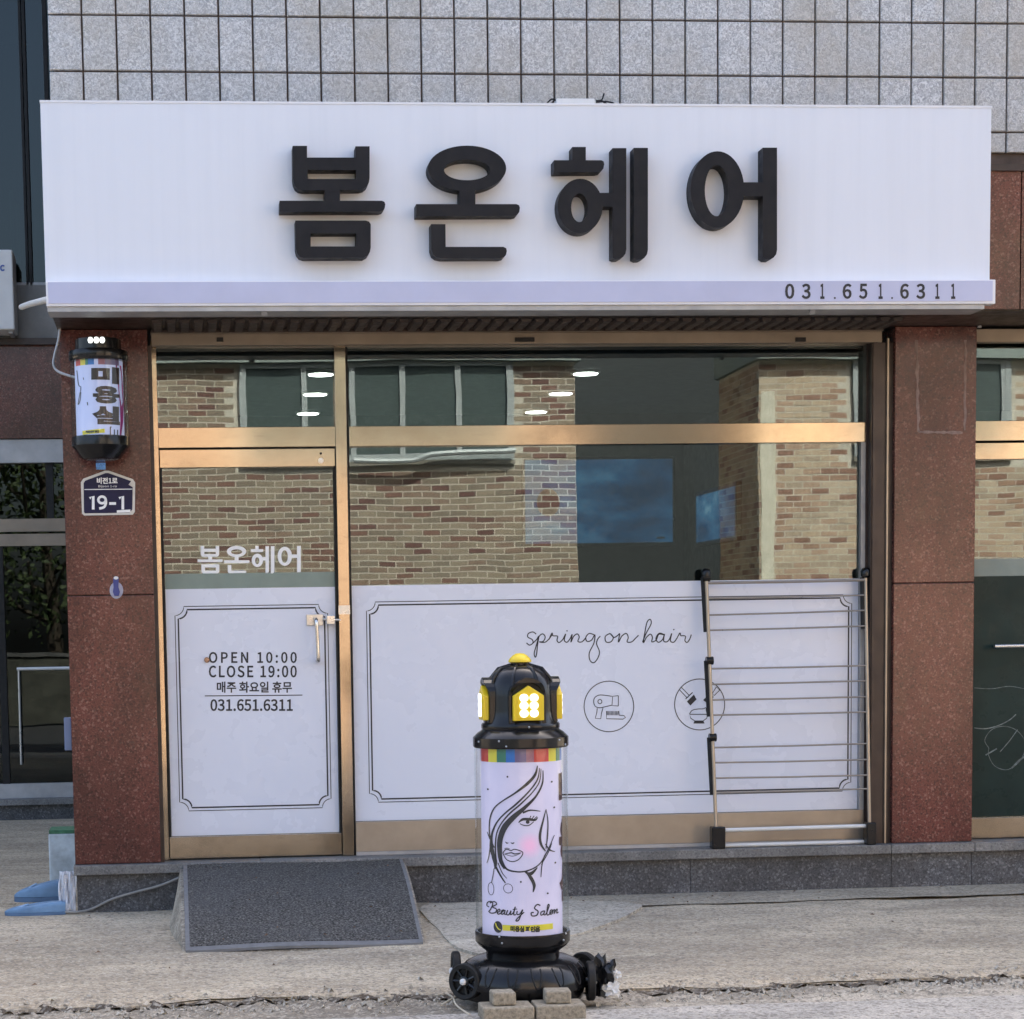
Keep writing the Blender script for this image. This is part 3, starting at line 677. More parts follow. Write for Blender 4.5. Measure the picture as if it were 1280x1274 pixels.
MB().box(1.9, 3.5, RB-0.6, RB-0.01, CAPZ-0.003, 0.95).build('cabinet', MT['dark'], bt); MB().box(1.88, 3.52, RB-0.64, RB-0.01, 0.951, 0.99).build('counter_top', MT['ceil'], bt)

# ================================================================== FASCIA SIGN
YS = -0.66
sg = thing('fascia_sign', (X(645, 240, YS), -0.53, LZ0), 'long white fascia sign with four black raised Korean letters above the shop front', 'sign')
SX0, SX1 = X(53.5, 240, YS), X(1238.5, 240, YS)
sT, sB = Z(640, 130, YS), Z(640, 350, YS)
MB().box(SX0, SX1, YS, -0.532, sB-0.02, sT).build('board', MT['board'], sg, bevel=0.004)
MB().box(SX0-0.002, SX1+0.002, YS-0.003, -0.534, sT-0.006, sT+0.004).build('top_trim', MT['frame'], sg)
YB = -0.72
BXa, BXb = X(57.5, 367, YB), X(1244.5, 363, YB)
bT, bB = Z(640, 350.5, YB), Z(640, 381.5, YB)
bx = MB().box(BXa, BXb, YB, YS-0.001, bB, bT).build('light_strip', MT['frame'], sg, bevel=0.003)
MB().box(BXa+0.010, BXb-0.016, YB-0.004, YB-0.0005, bB+0.012, bT-0.006).build('strip_face', MT['band'], bx)
MB().box(BXa+0.004, BXb-0.05, YB+0.01, -0.535, bB-0.022, bB-0.001).build('underside_channel', MT['galv'], sg)
for ch, xa_, xb_ in (('0', 68, 105), ('3', 134, 170), ('1', 208, 225), ('.', 262, 270), ('6', 297, 333), ('5', 362, 396), ('1', 440, 457), ('.', 490, 498), ('6', 526, 561), ('3', 590, 626), ('1', 666, 683), ('1', 729, 746)):
    mb = MB(); text_mesh(mb, ch, (960+xa_/3.185, 354.6 if ch != '.' else 371.4, 960+xb_/3.185, 373.8), plane(YB-0.0055), 0.010); mb.build('digit' if ch != '.' else 'dot', MT['ink'], bx)
names = ['first letter, box shape over a bar over a box', 'second letter, oval over a bar over an angle', 'third letter, small cap and ring beside two posts', 'last letter, tall oval beside a post']
for gl, nm in zip(GLY, names):
    mb = MB()
    for i, (o, h) in enumerate(gl):
        e = 0.0006*i
        mb.prism(o, h, lambda u, v: at(u, v, YS-0.085+e), lambda u, v: at(u, v, YS-0.085+e)+Vector((0, 0.0845-e, 0)))
    lt = mb.build('letter', MT['letter'], sg); lt['label'] = nm
for px, py in ((330, 387), (1014, 385)):
    q = at(px, py, YB+0.05)
    mb = MB().box(q.x-0.014, q.x+0.014, YB+0.03, YB+0.06, q.z-0.012, bB-0.02); mb.tube([(q.x, YB+0.045, q.z-0.004), (q.x, YB+0.03, q.z-0.022)], [0.012, 0.016], 12)
    mb.build('clamp', MT['galv'], sg)
jb = thing('junction_box', (X(721, 127, YS), YS+0.05, sT), 'small white junction box on top of the sign with loose black wires', 'junction box')
MB().box(X(697, 127, YS), X(745, 127, YS), YS+0.03, YS+0.09, sT+0.004, Z(720, 121, YS)).build('case', MT['whitep'], jb, bevel=0.003)
mb = MB()
for pts in ([(697,127),(690,124),(684,129)], [(697,129),(691,131),(681,132)], [(692,126),(689,131)], [(745,126),(752,125),(755,117)], [(745,128),(757,127),(767,129)], [(752,126),(758,130)]):
    mb.tube(cr([tuple(at(a, b, YS+0.05)) for a, b in pts], 5), 0.004, 6)
mb.build('wire', MT['blackm'], jb)

# ================================================================== ROTATING LAMP SIGNS
YEL = plain('yellow_plastic', (0.80, 0.58, 0.02), 0.35, var=0.05)
LED = emit('white_led', (0.95, 0.97, 0.92), 0.42)
def drum_mat(name, blush=None, lo=(0.50, 0.49, 0.66), hi=(0.58, 0.55, 0.72)):
    m = NM(name); n = m.noise(6, 3)
    c = m.ramp(n, [(0.3, lo), (0.7, hi)])
    if blush is not None:
        k = m.n.new('ShaderNodeVectorMath'); k.operation = 'DISTANCE'; m.L(m.pos, k.inputs[0]); k.inputs[1].default_value = blush
        c = m.mix(m.ramp(k.outputs['Value'], [(0.012, 0.75), (0.05, 0.0)]), c, (0.82, 0.42, 0.66))
    m.col(c); m.set(rough=0.35, emis=c, es=0.06); return m.m
BANDC = {'red': (0.62, 0.06, 0.05), 'yel': (0.80, 0.72, 0.05), 'grn': (0.03, 0.20, 0.12), 'blu': (0.02, 0.17, 0.58), 'pur': (0.16, 0.12, 0.26), 'mau': (0.36, 0.16, 0.22)}
BM = {k: plain('stripe_'+k, v, 0.4, var=0.04) for k, v in BANDC.items()}
class Cyl:
    """maps drum artwork measured in pixels on to a real cylinder"""
    def __init__(s, pcx, rp, pyr, Yc):
        s.pcx, s.rp, s.Yc = pcx, rp, Yc
        s.c = at(pcx, pyr, Yc); s.k = (X(pcx+50, pyr, Yc)-X(pcx-50, pyr, Yc))/100
    def z(s, py): return at(s.pcx, py, s.Yc).z
    def map(s, off=0.0):
        r = s.rp*s.k+off
        def f(px, py):
            y = s.Yc-r
            for _ in range(8):
                q = (at(px, py, y).x-s.c.x)/r; q = max(-0.985, min(0.985, q)); y = 0.5*y+0.5*(s.Yc-r*math.sqrt(1-q*q))
            return Vector((s.c.x+r*q, s.Yc-r*math.sqrt(1-q*q), at(px, py, s.Yc-r*0.8).z))
        return f
    def ang(s, th, py, off=0.0):
        r = s.rp*s.k+off; return Vector((s.c.x+r*math.sin(th), s.Yc-r*math.cos(th), s.z(py)))
def bands(cy, parent, y0, y1, segs, off=0.0015):
    for (a, b, c) in segs:
        ta = math.asin(max(-1, min(1, (a-cy.pcx)/cy.rp))) if isinstance(a, (int, float)) else a[0]
        tb = math.asin(max(-1, min(1, (b-cy.pcx)/cy.rp))) if isinstance(b, (int, float)) else b[0]
        n = 6; mb = MB(); v = []
        for i in range(n+1):
            t = ta+(tb-ta)*i/n; v += [cy.ang(t, y1, off), cy.ang(t, y0, off)]
        mb.add(v, [(2*i, 2*i+2, 2*i+3, 2*i+1) for i in range(n)]); mb.build('colour_stripe', BM[c], parent)
YL = -2.80
cy = Cyl(652, 49.6, 1050, YL); lx_, k_ = cy.c.x, cy.k
lamp = thing('salon_lamp_sign', (lx_, YL, 0.0), 'black standing salon lamp sign with yellow dormer windows and a printed white drum', 'lamp sign')
zl = lambda py: cy.z(py)
def lat(prof, name, mat, parent=lamp, n=64, close=True):
    return MB().lathe([(r*k_, zl(y)) for r, y in prof], (lx_, YL), n, close).build(name, mat, parent, smooth=True)
lat([(0.5, 816.5), (5, 817), (9, 819.5), (12.5, 823), (14, 825.5), (14.2, 827.5), (12, 828.5)], 'cap', YEL)
lat([(11.5, 828.5), (11.5, 832)], 'cap_neck', MT['black'])
dome = lat([(11, 831), (20, 832.5), (27, 836), (33, 841.5), (37, 848), (40, 857), (41.5, 870), (42, 888), (43, 896), (45.5, 903)], 'dome', MT['black'])
for kk in range(8):      # raised ribs of the dome
    a = math.pi/8 + kk*math.pi/4
    pts = [(r, y) for r, y in ((12, 831), (27.5, 835.5), (37.5, 847.5), (41.5, 860), (43, 888), (45, 902))]
    MB().tube([(lx_+r*k_*math.sin(a), YL-r*k_*math.cos(a), zl(y)) for r, y in pts], 0.006, 8).build('rib', MT['black'], dome, smooth=True)
brim = lat([(47, 903), (48.3, 905), (48.3, 909), (47.5, 911), (49, 912.3), (53, 915), (57.5, 919.5), (58.8, 921), (58.8, 931.5), (57.2, 933.5), (50, 933.6)], 'brim', MT['black'])
for th in (0.05, -0.62, -0.46, 0.75, 1.0, -1.2, 2.2, -2.3):
    y = {0.05: 907, -0.62: 923.5, -0.46: 930, 0.75: 924, 1.0: 930}.get(th, 925); r = (48.6 if th == 0.05 else 59)*k_
    c = (lx_+r*math.sin(th), YL-r*math.cos(th), zl(y))
    b = MB().lathe([(0.0005, -0.004), (0.003, -0.003), (0.0042, 0), (0.003, 0.003), (0.0005, 0.004)], (0, 0), 10)
    m2 = MB(); m2.v = [(c[0]+p[0], c[1]+p[1], c[2]+p[2]) for p in b.v]; m2.f = b.f; m2.build('screw', MT['steel'], brim, smooth=True)
# dormer windows on four sides
def dormer(ang):
    ca, sa = math.cos(ang), math.sin(ang)
    def fn(w): return lambda u, y: Vector((lx_+(sa*w+ca*u)*k_, YL+(-ca*w+sa*u)*k_, zl(y)))
    out = [(-23, 903), (-23, 869)] + [(23*math.cos(math.pi-math.pi*i/12), 869-23*math.sin(math.pi*i/12)) for i in range(1, 12)] + [(23, 869), (23, 903)]
    inn = [(-19.5, 899), (-19.5, 871)] + [(19.5*math.cos(math.pi-math.pi*i/12), 871-18.5*math.sin(math.pi*i/12)) for i in range(1, 12)] + [(19.5, 871), (19.5, 899)]
    vis = lambda u, y: fn(47.5 if y < 853 else max(41.5, 47.5-(y-853)*0.55))(u, y)
    d = MB().prism(out, [inn], vis, fn(30)).build('dormer', MT['black'], lamp, bevel=0.002)
    MB().prism(inn, [], fn(41.5), fn(38)).build('recess', MT['blackm'], d)
    MB().prism([(-18.8, 899), (-18.8, 868.5), (0, 856), (18.8, 868.5), (18.8, 899)], [], fn(49.0), fn(41.6)).build('window_plate', YEL, d, bevel=0.0025)
    MB().prism([(-13.5, 896), (-13.5, 866), (13.5, 866), (13.5, 896)], [], fn(49.8), fn(49.02)).build('led_board', YEL, d)
    for u in (-6.2, 6.2):
        for y in (871, 880.5, 890):
            MB().prism(ell(u, y, 5.3, 4.9, 16), [], fn(50.6), fn(49.82)).build('led', LED, d)
for a in (0.05, math.pi/2, math.pi, -math.pi/2): dormer(a)
drum = lat([(49.6, 933.8), (49.6, 1172)], 'drum', drum_mat('printed_drum', tuple(cy.map()(662, 1056))), close=False)
lat([(57.4, 933.7), (57.4, 1164)], 'clear_tube', MT['clear'], close=False)
bands(cy, drum, 934, 950, [(602.6, 608.5, 'red'), (608.5, 617, 'yel'), (617, 627, 'grn'), (627, 637, 'blu'), (637, 650.5, 'pur'), (650.5, 660, 'mau'), (660, 679, 'red'), (679, 689.5, 'yel'), (689.5, 695.5, 'grn'), (695.5, 701.4, 'blu')]
      + [((1.58+0.26*i,), (1.58+0.26*(i+1),), ['pur', 'red', 'yel', 'grn', 'blu', 'mau'][i % 6]) for i in range(12)])
L9 = lambda l: [(600+x/4.9, 930+y/4.9) for x, y in l]
CM = cy.map(0.002)
mb = MB()
def stroke(l, wd):
    p = [q[:2] for q in cr(L9(l), 6)]; n = len(p)
    if isinstance(wd, (int, float)): ww = wd*1.5
    else:
        wd = [1.45*q+0.15 for q in wd]; m = len(wd)-1; ww = []
        for i in range(n):
            t = i/(n-1)*m; j = min(m-1, int(t)); ww.append(wd[j]+(wd[j+1]-wd[j])*(t-j))
    mb.ribbon(p, ww, CM)
stroke([(352,130),(338,185),(292,238),(215,298),(140,348),(92,390),(67,440),(57,500),(60,570),(72,610)], [0.6, 2.2, 2.6, 1.4, 1.0, 1.0, 1.1, 1.0, 1.0, 1.4])
stroke([(365,145),(352,215),(302,285),(222,365),(152,425),(102,485),(74,555),(70,620),(84,700),(92,740)], [0.5, 1.2, 1.2, 1.5, 1.2, 1.2, 1.6, 2.6, 3.4, 2.0])
stroke([(374,150),(364,228),(322,292),(252,362),(178,428),(126,495),(100,560),(94,640),(100,720)], [0.5, 0.9, 0.9, 1.3, 1.3, 1.0, 1.0, 1.2, 0.8])
stroke([(386,160),(382,240),(342,318),(272,388),(205,446),(152,508),(124,580),(120,650),(128,720),(150,765)], [0.6, 1.4, 1.6, 3.0, 4.4, 5.0, 4.6, 4.2, 3.2, 1.2])
stroke([(128,700),(160,762),(218,778),(280,774),(340,750),(378,716),(398,676)], [1.4, 1.6, 1.2, 1.2, 1.0, 0.9, 0.7])
stroke([(278,772),(312,815),(332,860),(325,902)], [1.0, 3.0, 2.6, 0.6]); stroke([(272,776),(310,790),(352,752)], [0.6, 3.2, 0.6])
stroke([(262,418),(308,402),(370,409)], [1.6, 1.3, 0.5])
stroke([(236,478),(262,458),(305,458),(338,462),(354,446)], [0.6, 2.2, 2.4, 1.6, 0.4]); stroke([(244,484),(268,494),(300,494),(330,472)], [0.5, 0.8, 0.8, 0.5])
for a, b in (((318, 455), (332, 436)), ((330, 458), (350, 440)), ((304, 452), (312, 436))): stroke([a, b], 0.7)
mb.sheet(L9(ell(292, 474, 12, 11, 16)), [], CM)
stroke([(155,598),(164,606),(174,604)], [0.4, 1.0, 0.4]); stroke([(188,602),(200,606),(210,600)], [0.4, 1.0, 0.4]); stroke([(150,640),(165,636),(182,640)], 0.5)
stroke([(140,668),(160,644),(190,650),(214,642),(262,660),(240,700),(202,717),(162,706),(140,668)], 0.8); stroke([(150,674),(190,664),(214,670),(252,662)], [0.6, 0.9, 0.9, 0.5]); stroke([(156,676),(200,684),(244,668)], 0.5)
stroke([(405,398),(386,470),(368,550),(374,610),(402,655)], [0.4, 1.4, 2.2, 2.0, 0.8]); stroke([(405,400),(416,470),(414,560),(404,640)], [0.4, 0.9, 1.1, 0.6])
stroke([(456,560),(425,632),(385,712),(373,812)], [0.4, 0.9, 1.0, 0.5]); stroke([(400,610),(428,648),(460,662)], [0.5, 1.2, 0.4]); stroke([(440,610),(420,660),(376,735)], [0.4, 0.8, 0.5])
stroke([(44,548),(62,590),(88,640)], [0.4, 1.2, 0.8]); stroke([(62,640),(54,700),(42,742)], [1.0, 0.8, 0.4]); stroke([(66,590),(70,650),(92,720),(94,770)], [1.2, 3.2, 3.6, 1.4])
stroke([(86,768),(78,820),(70,860)], 0.7); stroke([(98,760),(128,812),(156,852)], [1.8, 1.4, 0.8]); stroke([(110,730),(136,790),(164,822)], [0.8, 0.7, 0.4])
for (a, b, rx, ry) in ((172, 883, 28, 28), (67, 896, 18, 38)): mb.ribbon(L9(ell(a, b, rx, ry, 28)), 0.7, CM, True)
for a, b in ((168, 200), (48, 284), (440, 232), (455, 390), (462, 730), (250, 840), (415, 913)): mb.sheet(L9(ell(a, b, 6, 6, 10)), [], CM)
# Beauty Salon in script
for s, wd in (
 ([(52,1042),(66,1020),(78,988),(70,974),(48,982),(42,1004),(56,1010)], 1.0), ([(60,985),(88,972),(102,986),(76,1006),(100,1016),(94,1038),(66,1046),(54,1038)], 1.1),
 ([(102,1040),(122,1024),(118,1014),(106,1026),(110,1046),(130,1036),(148,1016),(132,1024),(132,1044),(148,1036),(154,1016),(150,1042),(164,1040)], 1.1),
 ([(170,1016),(162,1040),(176,1044),(190,1018),(186,1042),(204,1030),(216,992),(206,1040),(220,1040)], 1.1), ([(200,1010),(228,1006)], 0.7),
 ([(228,1018),(226,1038),(244,1036),(262,1008),(240,1068),(222,1080),(226,1066),(270,1024)], 1.1),
 ([(370,985),(350,978),(334,1000),(356,1020),(346,1044),(318,1046),(314,1028),(330,1026)], 1.2),
 ([(392,1018),(374,1026),(374,1044),(390,1036),(396,1016),(392,1042),(406,1036),(424,990),(416,984),(410,1040),(424,1042),(444,1020),(432,1018),(428,1040),(442,1040),(448,1022),(458,1018),(454,1042),(466,1020),(474,1018),(470,1040),(482,1036)], 1.1)):
    mb.ribbon([q[:2] for q in cr(L9(s), 4)], wd*1.35, CM)
mb.build('portrait_print', MT['ink'], drum)
mb = MB(); mb.ribbon(L9([(138+i*20.6, 1126-i*0.7) for i in range(16)]), 7.2, CM); mb.build('yellow_strip', BM['yel'], drum)
mb = MB(); mb.sheet(L9(ell(110, 1125, 27, 36, 24)), [], cy.map(0.0025)); mb.build('phone_badge', MT['ink'], drum)
mb = MB(); mb.ribbon(L9([(95,1102),(100,1120),(112,1136),(126,1142)]), 1.4, cy.map(0.003)); mb.build('phone_mark', BM['yel'], drum)
mb = MB(); text_mesh(mb, '미용실 파인홈', (638, 1156.5, 675, 1164), cy.map(0.003), 0.02, slices=20); mb.build('strip_lettering', MT['ink'], drum)
mb = MB()
for ch, ya, yb in (('미', 962, 1010), ('용', 1024, 1074), ('실', 1084, 1126)):
    text_mesh(mb, ch, (0.99, ya, 1.95, yb), lambda t, y: cy.ang(t, y, 0.002), 0.025, slices=14)
mb.build('side_lettering', plain('dark_red_ink', (0.05, 0.012, 0.016), 0.5), drum)
ring = lat([(50, 1172.5), (54.5, 1172), (55.5, 1162.5), (58.6, 1162), (58.8, 1164), (58.6, 1175), (55, 1180), (47, 1186), (45.5, 1188), (45.5, 1197)], 'drum_ring', MT['black'])
for th in (-0.6, 0.85, -0.66, 0.95):
    b = MB().lathe([(0.0005, -0.004), (0.003, -0.003), (0.0042, 0), (0.003, 0.003), (0.0005, 0.004)], (0, 0), 10); r = 58.9*k_; yy = 1171 if abs(th) not in (0.66, 0.95) else 1163.5
    m2 = MB(); m2.v = [(lx_+r*math.sin(th)+p[0], YL-r*math.cos(th)+p[1], zl(yy)+p[2]) for p in b.v]; m2.f = b.f; m2.build('screw', MT['steel'], ring, smooth=True)
zb = zl(1228)
BP = [(46, zl(1194)), (58, zl(1195.5)), (68, zl(1200)), (75, zl(1207)), (80, zl(1218)), (82, zb), (81, zb-0.006), (77, zb-0.008), (74, 0.002), (60, 0.0)]
base = MB().lathe([(r*k_, z) for r, z in BP], (lx_, YL), 64).build('base', MT['black'], lamp, smooth=True)
for kk in range(16):
    a = 2*math.pi*kk/16+0.06
    def onb(da, t):
        i = min(3, int(t*4)); f = t*4-i; r = BP[1+i][0]+(BP[2+i][0]-BP[1+i][0])*f; z = BP[1+i][1]+(BP[2+i][1]-BP[1+i][1])*f
        return (lx_+(r+0.3)*k_*math.sin(a+da), YL-(r+0.3)*k_*math.cos(a+da), z)
    MB().tube(cr([onb(-0.085, 0.28), onb(-0.075, 0.55), onb(-0.04, 0.80), onb(0, 0.88), onb(0.04, 0.80), onb(0.075, 0.55), onb(0.085, 0.28)], 3), 0.0028, 6).build('relief_loop', MT['blackm'], base, smooth=True)
def wheel(px, py, Yw, axis, R=0.068):
    c = at(px, py, Yw); ax = Vector(axis).normalized(); e1 = ax.cross(Vector((0, 0, 1))).normalized(); e2 = e1.cross(ax)
    if c.z < R-0.03: c.z = R-0.03
    def lay(prof, n=28):
        b = MB().lathe(prof, (0, 0), n); m = MB(); m.v = [tuple(c+e1*p[0]+e2*p[1]+ax*p[2]) for p in b.v]; m.f = b.f; return m
    wh = lay([(R*0.70, -0.013), (R*0.93, -0.015), (R, -0.010), (R, 0.010), (R*0.93, 0.015), (R*0.72, 0.013), (R*0.70, -0.013)], 32)
    wh.f = wh.f[:-2]
    w = wh.build('wheel', MT['blackm'], lamp, smooth=True)
    lay([(R*0.69, -0.006), (R*0.69, 0.0)], 28).build('disc', MT['blackm'], w)
    m = MB()
    for s in range(7):
        a = 2*math.pi*s/7; dv = e1*math.cos(a)+e2*math.sin(a); m.tube([tuple(c+dv*R*0.2+ax*0.005), tuple(c+dv*R*0.72+ax*0.007)], 0.006, 6)
    m.build('spokes', MT['black'], w)
    lay([(R*0.3, 0.0), (R*0.3, 0.012), (R*0.2, 0.015)], 20).build('hub', MT['black'], w, smooth=True)
    lay([(R*0.19, 0.014), (R*0.17, 0.022), (R*0.08, 0.026), (0.0005, 0.027)], 16).build('hub_cap', MT['whitep'], w, smooth=True)
    m = MB(); inner = Vector((lx_, YL, c.z+0.01)); dv = (inner-c).normalized(); m.tube([tuple(c), tuple(c+dv*0.11)], 0.014, 10); m.build('axle', MT['black'], w, smooth=True)
wheel(582, 1227, YL-0.10, (-0.66, -0.75, 0.03)); wheel(570, 1214, YL+0.10, (-1, 0.05, 0), 0.076); wheel(738, 1226, YL-0.10, (1, -0.10, 0), 0.074); wheel(730, 1212, YL+0.17, (0.75, 0.65, 0))
# ---- the same kind of sign, smaller, on the left pillar
YW = -0.20
cw = Cyl(124.5, 30.0, 500, YW); kw = cw.k
ws = thing('wall_lamp_sign', (cw.c.x, YW, cw.z(575)), 'small drum salon lamp sign with purple edged Korean lettering fixed to the left pillar', 'lamp sign')
zw = lambda py: cw.z(py)
def latw(prof, name, mat, parent=ws, n=48, close=True): return MB().lathe([(r*kw, zw(y)) for r, y in prof], (cw.c.x, YW), n, close).build(name, mat, parent, smooth=True)
hd = latw([(20, 423.5), (28.5, 425), (28.8, 438), (30, 439)], 'head', MT['black'], n=10)
for u in (-7.5, 0, 7.5):
    ths = math.asin((u-1)/28.5); q = Vector((cw.c.x+27.6*kw*math.sin(ths), YW-27.6*kw*math.cos(ths), zw(429)))
    b = MB().lathe([(0.0005, -0.015), (0.008, -0.013), (0.0125, -0.004), (0.0125, 0.004), (0.008, 0.013), (0.0005, 0.015)], (0, 0), 14)
    m2 = MB(); m2.v = [(q.x+p[0], q.y+p[1], q.z+p[2]) for p in b.v]; m2.f = b.f; m2.build('led', LED, hd, smooth=True)
latw([(30, 438.5), (36.5, 440), (37.2, 442), (37.2, 450), (36, 452.5), (31, 453)], 'top_ring', MT['black'])
wd_ = latw([(30, 452.8), (30, 548)], 'drum', drum_mat('printed_wall_drum', None, (0.42, 0.49, 0.75), (0.50, 0.56, 0.80)), close=False)
latw([(35.8, 452.6), (35.8, 548)], 'clear_tube', MT['clear'], close=False)
latw([(30, 547), (36, 546.5), (36.4, 548), (36.4, 558), (33, 562), (24, 574), (20, 575.5)], 'bottom_cap', MT['black'], n=12)
bands(cw, wd_, 453, 459.5, [(97, 103, 'red'), (103, 109, 'yel'), (109, 112.5, 'grn'), (112.5, 120, 'blu'), (125, 133, 'mau'), (133, 150, 'pur')])
mb = MB(); WMp = cw.map(0.002); mb.ribbon([(148, 456), (150.5, 480), (152.5, 505), (152.3, 525), (150.5, 544)], [7, 6, 5, 3.5, 2], WMp); mb.build('purple_edge', plain('magenta_ink', (0.33, 0.02, 0.20), 0.4), wd_)
mb = MB(); WM2 = cw.map(0.003)
for ch, b in (('미', (114, 459, 149, 480)), ('용', (116, 483, 149.5, 505)), ('실', (115, 508, 150, 531))): text_mesh(mb, ch, b, WM2, 0.022, slices=14)
mb.build('drum_lettering', plain('brown_black_ink', (0.03, 0.015, 0.014), 0.4), wd_)
mb = MB(); mb.ribbon([q[:2] for q in cr([(96,462),(98,480),(101,484),(99,495),(97.5,505),(100,500),(101,490)], 4)], 0.9, WMp); mb.ribbon([(104, 472), (104.5, 475)], 0.8, WMp); mb.ribbon([(109, 503), (109.6, 507)], 1.2, WMp)
for s in ((138, 534, 138, 545), (138, 534, 152, 535), (143, 537, 143, 545), (147, 537, 147, 544)): mb.ribbon([(s[0], s[1]), (s[2], s[3])], 1.4, WMp)
mb.build('drum_print', MT['ink'], wd_)
mb = MB(); mb.ribbon([(103+i*2.0, 541-0.15*i) for i in range(15)], 5.0, WMp); mb.build('yellow_strip', BM['yel'], wd_)
mb = MB(); text_mesh(mb, '미용실파인홈', (107, 538.5, 124, 541.5), WM2, 0.03); mb.build('strip_lettering', MT['ink'], wd_)
MB().box(cw.c.x-0.05, cw.c.x+0.05, -0.055, -0.001, zw(545), zw(450)).build('wall_bracket', MT['blackm'], ws)
mb = MB().tube(cr([tuple(at(a, b, Y)) for a, b, Y in ((75, 409, -0.02), (73, 425, -0.02), (68, 445, -0.03), (67, 456, -0.04), (72, 464, -0.06), (84, 469, -0.12), (95, 472, -0.16))], 6), 0.0065, 8)
tag(mb.build('power_cable', MT['galv'], smooth=True), 'thin grey cable looping down to the wall lamp sign', 'cable')

# ================================================================== SMALL THINGS ON THE PILLARS
ap = thing('address_plate', (X(135, 620, -.01), -0.004, Z(135, 644, -.01)), 'navy house shaped address plate reading 19-1 on the left pillar', 'address plate')
out = [(101, 603), (104, 598.5), (131, 588.5), (136, 588.5), (166, 599), (169, 603), (168.5, 640), (166, 643.5), (105, 644.5), (102.5, 642)]
nav = [(104.5, 604), (106.5, 601), (132, 591.5), (135.5, 591.5), (164, 601.5), (160.5, 606), (165.8, 609), (165.3, 637), (162, 641), (106, 641.8), (105, 640)]
MB().prism(out, [], lambda u, v: at(u, v, -0.010), lambda u, v: at(u, v, -0.001)).build('plate', plain('white_enamel', (0.66, 0.63, 0.57), 0.4, var=0.1, scale=30), ap)
MB().prism(nav, [], lambda u, v: at(u, v, -0.0118), lambda u, v: at(u, v, -0.0102)).build('navy_field', plain('navy_enamel', (0.008, 0.008, 0.045), 0.35, var=0.15, scale=30, spec=0.25), ap)
mb = MB(); PA = plane(-0.0128)
for st in ([(112, 623), (116.5, 620.5), (116.5, 637)], [(149, 623), (153.5, 620.5), (153.5, 637)], [(136.5, 629.5), (145, 629.5)]): mb.ribbon(st, 3.4, PA)
mb.ribbon(ell(127.5, 625, 4.6, 4.2, 20), 3.2, PA, True); mb.ribbon([q[:2] for q in cr([(132, 624), (132.3, 629), (130, 634), (124, 635.8)], 5)], 3.2, PA); text_mesh(mb, '비전1로', (121, 597, 147, 605), PA, 0.012); text_mesh(mb, 'Bijeon 1-ro', (123, 606.5, 146, 610), PA, 0.0)
mb.ribbon([(105.5, 612), (165.5, 611.5)], 1.0, PA); mb.sheet([(146, 638), (163, 637), (163, 640.5), (146, 641)], [], PA)
mb.build('lettering', MT['whiteink'], ap)
tag(MB().box(X(120, 582, -.004), X(132, 582, -.004), -0.004, -0.0005, Z(126, 587, -.004), Z(126, 578.5, -.004)).build('sticker', plain('light_blue_print', (0.14, 0.33, 0.66), 0.5, var=0.5, scale=160)), 'small light blue square sticker between the wall lamp sign and the address plate', 'sticker')
hk = thing('wall_hook', (X(145, 735, 0), -0.001, Z(145, 748, 0)), 'little blue hook with a clear oval backing on the left pillar', 'hook')
MB().prism(ell(145.5, 738, 8.5, 10.5, 24), [], lambda u, v: at(u, v, -0.006), lambda u, v: at(u, v, -0.0005)).build('backing', plain('cloudy_plastic', (0.42, 0.42, 0.52), 0.3), hk, bevel=0.001)
MB().prism([(141.5, 728), (141.5, 723), (143, 720.5), (147, 720.5), (148.5, 723), (148, 734), (150, 740), (148.5, 745), (143, 745), (141, 740), (142, 734)], [], lambda u, v: at(u, v, -0.018), lambda u, v: at(u, v, -0.0062)).build('hook', plain('navy_plastic', (0.03, 0.045, 0.22), 0.3), hk, bevel=0.001)
MB().prism(ell(145, 722.5, 3, 2, 14), [], lambda u, v: at(u, v, -0.0205), lambda u, v: at(u, v, -0.0182)).build('tip', MT['whitep'], hk)
tag(MB().box(X(80.5, 915, 0.08), PLX0-0.0005, 0.06, 0.10, Z(82, 938, 0.08), Z(82, 897, 0.08)).build('mail_pocket', plain('blue_grey_plastic', (0.16, 0.21, 0.34), 0.4), bevel=0.004), 'blue grey plastic holder clipped to the left edge of the left pillar', 'holder')

# ================================================================== DRYING RACK
rk = thing('drying_rack', (X(985, 1046, 0), -0.02, CAPZ), 'folded steel clothes drying rack with black joints leaning on the shop window', 'drying rack')
YR0, YR1 = -0.028, 0.055
def rp(px, py):           # point of the rack's leaning plane: depth falls off with the height measured on it
    t = (1046-py)/(1046-715.0); return at(px, py, YR0+(YR1-YR0)*t)
lx0 = lambda y: 882.5+(y-715)*13.0/331; lx1 = lambda y: 1082.0+(y-715)*5.0/331
for fx, yb in ((lx0, 1042), (lx1, 1040)):
    MB().tube([tuple(rp(fx(y), y)) for y in (718, 830, 940, yb)], 0.0095, 10).build('upright', MT['upr'], rk, smooth=True)
for (a, b) in ((722, 790), (826, 896), (922, 994)):
    MB().tube([tuple(rp(lx0(a)-2.5, a)+Vector((0, 0.012, 0))), tuple(rp(lx0(b)-1.5, b)+Vector((0, 0.012, 0)))], 0.016, 10).build('sleeve', MT['blackm'], rk, smooth=True)
    j = rp(lx0(a), a); MB().tube([tuple(j+Vector((-.018, 0, .0))), tuple(j+Vector((.018, 0, 0)))], 0.021, 12).build('joint', MT['black'], rk, smooth=True)
for (a, b) in ((722, 786),):
    MB().tube([tuple(rp(lx1(a)-3, a)+Vector((0, 0.012, 0))), tuple(rp(lx1(b)-3, b)+Vector((0, 0.012, 0)))], 0.014, 10).build('sleeve', MT['blackm'], rk, smooth=True)
